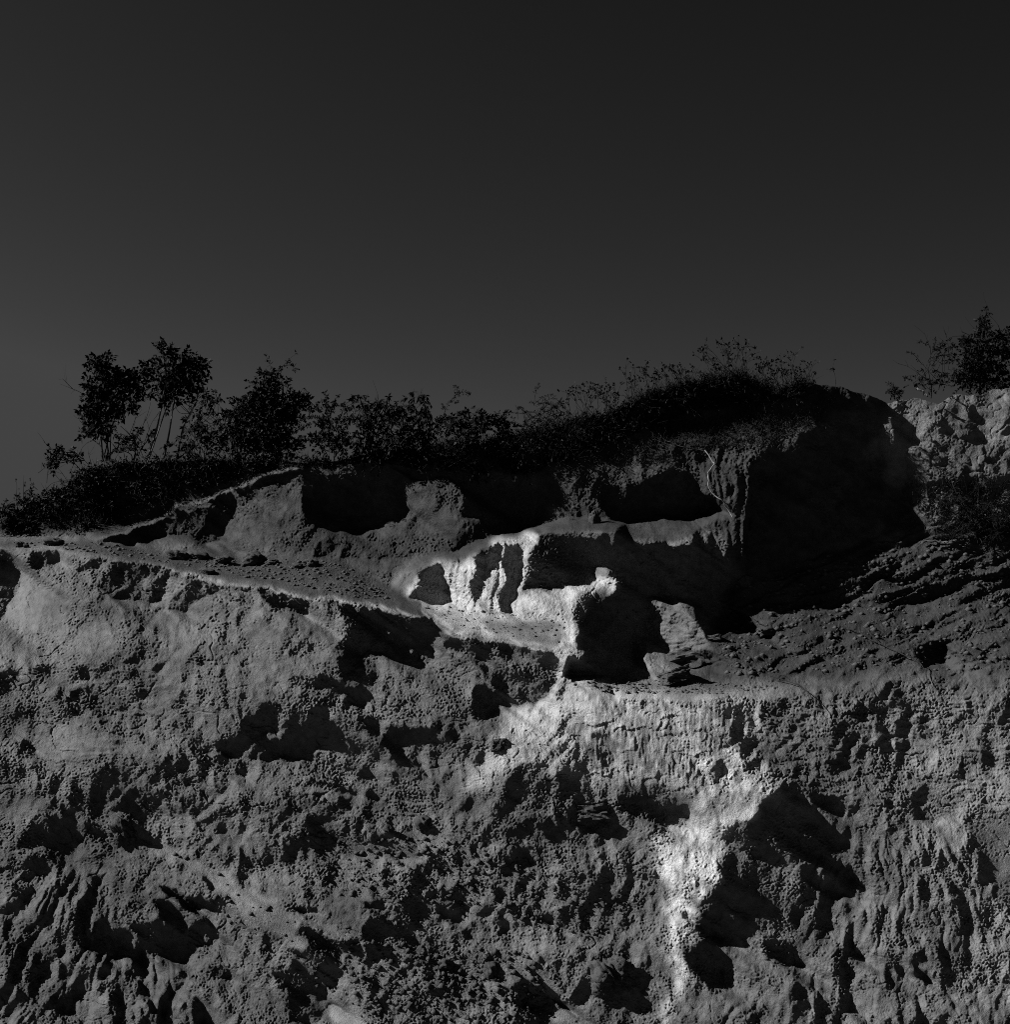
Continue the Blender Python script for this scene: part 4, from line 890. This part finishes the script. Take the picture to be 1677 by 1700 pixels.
add_obj('undergrowth_twigs', twg.mesh('undergrowth_twigs', MAT_TWIG), kind='stuff', label='thin twigs in the dark undergrowth')
def blades(name, label, plist, mat, lmin, lmax, w=.9, down=0):
    b = Bag()
    for poly, n in plist:
        x, y = scatter(poly, n); q = place(x, y, dist_at(x, y)); n = len(q)
        L = rng.uniform(lmin, lmax, n) * px1
        d = unit(rng.normal(size=(n, 3)) * .55 + (UP if not down else -UP * .8) - np.array([0, .35, 0])); bend = unit(rng.normal(size=(n, 3)) * [1, 1, .2]) * .4 - UP * .15
        t = np.array([0, .5, 1.0])
        p = q[:, None] + d[:, None] * (L[:, None, None] * t[:, None]) + bend[:, None] * (L[:, None] * t ** 2)[..., None]
        b.tubes(p, np.repeat(np.array([[w, w * .8, w * .25]]) * px1 * .5, n, 0), 3)
    return add_obj(name, b.mesh(name, mat), kind='stuff', label=label)
blades('grass', 'dark grass and thin stems along the top of the bank', [(BANDP, 4200), ([(640,700),(900,700),(1000,690),(960,770),(700,770)], 2600), ([(1020,640),(1100,625),(1200,605),(1300,640),(1340,632),(1340,665),(1060,690)], 2600)], MAT_GRASS, 10, 34)
blades('dry_grass', 'short dry grass on the lit patch above the dark face', [([(1080,700),(1180,690),(1300,680),(1390,665),(1340,715),(1270,745),(1150,745),(1090,735)], 2600), ([(960,745),(1080,720),(1120,770),(980,775)], 900), ([(1500,800),(1677,800),(1677,900),(1560,900),(1490,850)], 1800)], leaf_mat('straw', .05, .8, .1), 5, 14, .8)

# ------------------------------------------------------------------ roots, sticks and twigs
def stick(name, label, cat, crop, path, r0, r1, mat, off=.06, forks=(), group=None):
    P_ = pts(crop, path); d = [ground_dist(*p) - off for p in P_]
    c = spline([place(p[0], p[1], e) for p, e in zip(P_, d)], 22); origin = c[0].copy()
    c[1:-1] += rng.normal(size=(20, 3)) * r0 * .7
    b = Bag(); b.tubes(c[None], np.linspace(r0, r1, 22)[None], 6)
    for f in forks:
        Q_ = pts(crop, f); b.tubes(spline([place(p[0], p[1], ground_dist(*p) - off) for p in Q_], 10)[None], np.linspace(r1 * 1.1, r1 * .5, 10)[None], 5)
    b.v = [v - origin for v in b.v]
    o = add_obj(name, b.mesh(name, mat), loc=tuple(origin), label=label, category=cat)
    if group: o['group'] = group
    return o
MAT_DEAD = leaf_mat('dead_twig', .03, .8, .1)
stick('root', 'long pale bent root hanging down beside the black face', 'root', 'C', [(930,562),(970,620),(975,635),(950,660),(945,700),(945,740),(970,780),(1000,800),(1020,815),(1040,850),(1066,892)], .014, .011, MAT_PALE, .1)
stick('root', 'grey root lying across the lit grass of the upper bank', 'root', 'C', [(690,470),(720,500),(750,520),(800,540),(880,555),(940,570)], .012, .008, leaf_mat('grey_root', .09), .05)
stick('root', 'crooked grey root hanging down the dark bank under the split tree', 'root', 'A', [(722,690),(690,735),(680,780),(688,820),(685,860),(660,900)], .011, .006, leaf_mat('grey_bark', .06), .08)
stick('root', 'thin root dangling under the shrubs left of the cone shrub', 'root', 'A', [(830,735),(832,780),(820,825)], .009, .006, leaf_mat('dull_root', .07), .08)
stick('stick', 'short straight stick poking out above the bank ridge', 'stick', 'A', [(800,893),(835,928)], .01, .007, leaf_mat('stick_wood', .08), .08)
stick('dead_stem', 'pale curved dead stem in front of the wiry bush', 'stem', 'R', [(585,1035),(650,1060),(710,1125)], .022, .014, leaf_mat('pale_stem', .12), .15)
stick('branch', 'pale fallen branch lying flat below the wiry scrub', 'branch', 'S', [(790,1105),(900,1080),(1050,1085),(1150,1080),(1220,1055)], .03, .018, leaf_mat('branch_wood', .09), .1)
stick('twig', 'long dark twig sprawling over the middle of the right slope', 'twig', 'H', [(940,470),(1020,500),(1100,545),(1200,590),(1290,640),(1320,720),(1340,790)], .012, .006, MAT_DEAD, .14, [[(1100,545),(1060,500),(1040,470)],[(1200,590),(1250,610),(1300,600)]])
stick('twig', 'thin dark twig hanging over the edge of the pale face', 'twig', 'H', [(630,690),(720,720),(780,750),(830,810),(870,870),(900,960)], .011, .005, MAT_DEAD, .14, [[(780,750),(740,720),(720,700)],[(640,690),(660,670),(690,690)]])
stick('twig', 'small dark twig just above the twig on the pale face', 'twig', 'H', [(800,620),(830,640),(850,670)], .009, .006, MAT_DEAD, .1)
stick('twig', 'short dark twig at the upper left of the right slope', 'twig', 'H', [(540,430),(575,455),(600,465)], .01, .006, MAT_DEAD, .1)

# ------------------------------------------------------------------ clods and stones
def clod_mesh(name, seed, lump=.36, sub=4):
    bm = bmesh.new(); bmesh.ops.create_icosphere(bm, subdivisions=sub, radius=1)
    co = np.array([v.co[:] for v in bm.verts])
    n = .6 * perlin(co[:, 0] * 1.3 + seed, co[:, 1] * 1.3 + co[:, 2], seed) + .5 * perlin(co[:, 1] * 1.3, co[:, 2] * 1.4 + seed * .7, seed + 1) + .3 * perlin(co[:, 0] * 3 + co[:, 2] * 2, co[:, 1] * 3 + seed, seed + 2) + .24 * perlin(co[:, 0] * 5 + co[:, 2] * 4, co[:, 1] * 5 - co[:, 2] * 3, seed + 3) + .16 * perlin(co[:, 0] * 11 + co[:, 2] * 8, co[:, 1] * 11 - co[:, 2] * 7, seed + 4) + .2 * perlin(co[:, 0] * 19 + co[:, 2] * 13, co[:, 1] * 18 - co[:, 2] * 14, seed + 5)
    co *= (1 + lump * 1.6 * n)[:, None]
    for v, c in zip(bm.verts, co): v.co = c
    for f in bm.faces: f.smooth = True
    me = bpy.data.meshes.new(name); bm.to_mesh(me); bm.free(); me.materials.append(MAT_CLOD); return me
def slab_mesh(name, seed):
    bm = bmesh.new(); bmesh.ops.create_cube(bm, size=1.7); bmesh.ops.subdivide_edges(bm, edges=bm.edges[:], cuts=9, use_grid_fill=True)
    co = np.array([v.co[:] for v in bm.verts]); r = np.linalg.norm(co, axis=1, keepdims=True); co = co * (.82 + .18 / r)
    n = .35 * perlin(co[:, 0] * 1.1 + seed, co[:, 1] * 1.1 + co[:, 2] * 2.2, seed) + .2 * perlin(co[:, 0] * 3 + co[:, 2] * 5, co[:, 1] * 3 + seed, seed + 1) + .12 * perlin(co[:, 0] * 7 + co[:, 2] * 6, co[:, 1] * 7 - co[:, 2] * 5, seed + 2)
    co *= (1 + .75 * n)[:, None]; co[:, 2] += .25 * co[:, 0]
    for v, c in zip(bm.verts, co): v.co = c
    me = bpy.data.meshes.new(name); bm.to_mesh(me); bm.free(); me.materials.append(MAT_CLOD); return me
SLABS = [slab_mesh('slab', 5 + 9 * i) for i in range(3)]
PROTO = [clod_mesh('clod', 3 + 7 * i) for i in range(6)]
BIG = [clod_mesh('boulder', 8 + 5 * i, .42, 5) for i in range(2)]
def clod(label, crop, x, y, rx, ry, name='clod', cat='clod', group=None, sink=.25, slab=False):
    sc_ = CROPS[crop][2]; (px, py), = pts(crop, [(x, y)]); yb = py + ry / sc_ * .6
    d = ground_dist(px, yb); s = d / F / sc_
    o = add_obj(name, random.choice(SLABS if slab else BIG if rx > 60 else PROTO), loc=tuple(place(px, py, d + rx * s * .15)), label=label, category=cat)
    o.scale = (rx * s * 1.02, rx * s * .85, ry * s * 1.1); o.rotation_euler = (random.uniform(-.25, .25), random.uniform(-.25, .25), random.uniform(-.5, .5))
    if group: o['group'] = group
    return o
G1 = 'clods lying on the left ledge'
clod('wide flat dark clod on the left ledge below the ridge\'s dark foot', 'E', 880, 190, 52, 26, group=G1)
clod('low dark clod right behind the widest clod of the ledge', 'E', 985, 186, 52, 20, group=G1)
clod('small dark clod between the flat clods and the humped one', 'E', 1110, 212, 44, 18, group=G1)
clod('humped dark clod, tallest on the left ledge', 'E', 1258, 208, 54, 32, group=G1)
clod('small round clod touching the humped clod\'s right side', 'E', 1350, 220, 30, 14, group=G1)
clod('long flat dark clod near the ledge\'s far left end', 'E', 262, 122, 44, 20, group=G1)
clod('knobbly clod on the very left tip of the ledge', 'E', 98, 134, 20, 16, group=G1)
clod('little clod beside the knobbly one at the left tip', 'E', 130, 140, 14, 10, group=G1)
clod('flat clod at the brow above the long black hollow', 'E', 1030, 265, 42, 15, group=G1)
clod('clod on the ledge below the first black hollow of the bank', 'E', 1545, 224, 34, 20, group=G1)
clod('clod at the foot of the bank near the black hollow', 'E', 1480, 240, 22, 13, group=G1)
clod('upright dark stone standing on the bench above the clay block', 'C', 380, 902, 27, 34, name='stone', cat='stone')
clod('round stone set in the pale slope with a rim of shadow', 'F', 1040, 828, 36, 30, name='stone', cat='stone', slab=True)
clod('large dark rounded boulder on the crest of the furrowed mound', 'I', 605, 420, 66, 66, name='boulder', cat='boulder')
clod('dark broken block at the foot of the clay cone', 'H', 275, 612, 110, 48, name='boulder', cat='boulder', slab=True)
clod('tilted dark slab below the broken block', 'H', 210, 690, 70, 30, name='slab', cat='slab', slab=True)
clod('small tilted slab jutting from the left of the right slope', 'H', 605, 492, 38, 20, name='slab', cat='slab', slab=True)
clod('thin flat slab lying just above the broken block', 'H', 385, 525, 32, 13, name='slab', cat='slab', slab=True)
clod('large rounded lump near the bottom, left of the pale spur', 'K', 435, 1480, 100, 80, name='boulder', cat='boulder')
clod('oval dark lump in the grey face left of the pale spur', 'K', 345, 705, 80, 44, name='boulder', cat='boulder', slab=True)
clod('pale round clod among the dark rubble of the gully', 'J', 125, 1107, 26, 22)
clod('dark clod above the gully bench at the lower middle', 'J', 775, 1080, 36, 26)
clod('dark pitted clod right of the gully bench', 'J', 1000, 1110, 40, 34)
clod('dark clod set under the lamina of the middle face', 'J', 665, 385, 36, 36)
clod('small dark clod left of the lamina clod', 'J', 490, 405, 20, 18)
clod('low pyramid of earth at the foot of the black face', 'H', 522, 275, 34, 24)
# loose rubble too small to count
rub = Bag()
oct_v = np.array([[1,0,0],[0,1,0],[-1,0,0],[0,-1,0],[0,0,1],[0,0,-1.0]])
oct_f = np.array([[0,1,4,4],[1,2,4,4],[2,3,4,4],[3,0,4,4],[1,0,5,5],[2,1,5,5],[3,2,5,5],[0,3,5,5]])
def rubble(name, label, plist):
    V_, F_ = [], []; n0 = 0
    for poly, n, smin, smax in plist:
        x, y = scatter(poly, n); q = place(x, y, dist_at(x, y)); n = len(q)
        s = (smin + (smax - smin) * rng.random(n) ** 3)[:, None, None] * .0122
        v = oct_v[None] * rng.uniform(.6, 1.2, (n, 6, 1)) * s * np.array([1.2, 1, .75]); a = rng.uniform(0, 6.28, n); c, s_ = np.cos(a)[:, None], np.sin(a)[:, None]
        v = np.stack([v[..., 0] * c - v[..., 1] * s_, v[..., 0] * s_ + v[..., 1] * c, v[..., 2]], -1) + q[:, None]
        V_.append(v.reshape(-1, 3)); F_.append((oct_f[:, :3][None] + (np.arange(n) * 6)[:, None, None] + n0).reshape(-1, 3)); n0 += n * 6
    return add_obj(name, mesh_from(name, np.concatenate(V_), np.concatenate(F_), MAT_CLOD, smooth=False), kind='stuff', label=label)
rubble('rubble', 'loose crumbs and small clods scattered on the ledges and in the gully',
  [([(0,900),(160,900),(300,925),(560,930),(650,985),(640,1000),(470,970),(280,935),(90,910)], 900, 1.2, 6), ([(230,1385),(330,1430),(480,1520),(600,1550),(640,1700),(500,1640),(380,1540),(300,1450)], 130, 1.5, 7),
   ([(480,1380),(760,1390),(900,1450),(1050,1500),(1000,1560),(700,1500),(500,1480)], 700, 1.5, 7), ([(560,1560),(880,1580),(930,1700),(600,1700)], 700, 1.5, 8), ([(1200,980),(1440,900),(1677,900),(1677,1110),(1200,1120)], 1200, 1.5, 8), ([(960,1122),(1330,1140),(1200,1152),(1000,1150)], 400, 1.2, 5), ([(690,1000),(940,1030),(930,1070),(760,1040)], 200, 1.0, 4)])
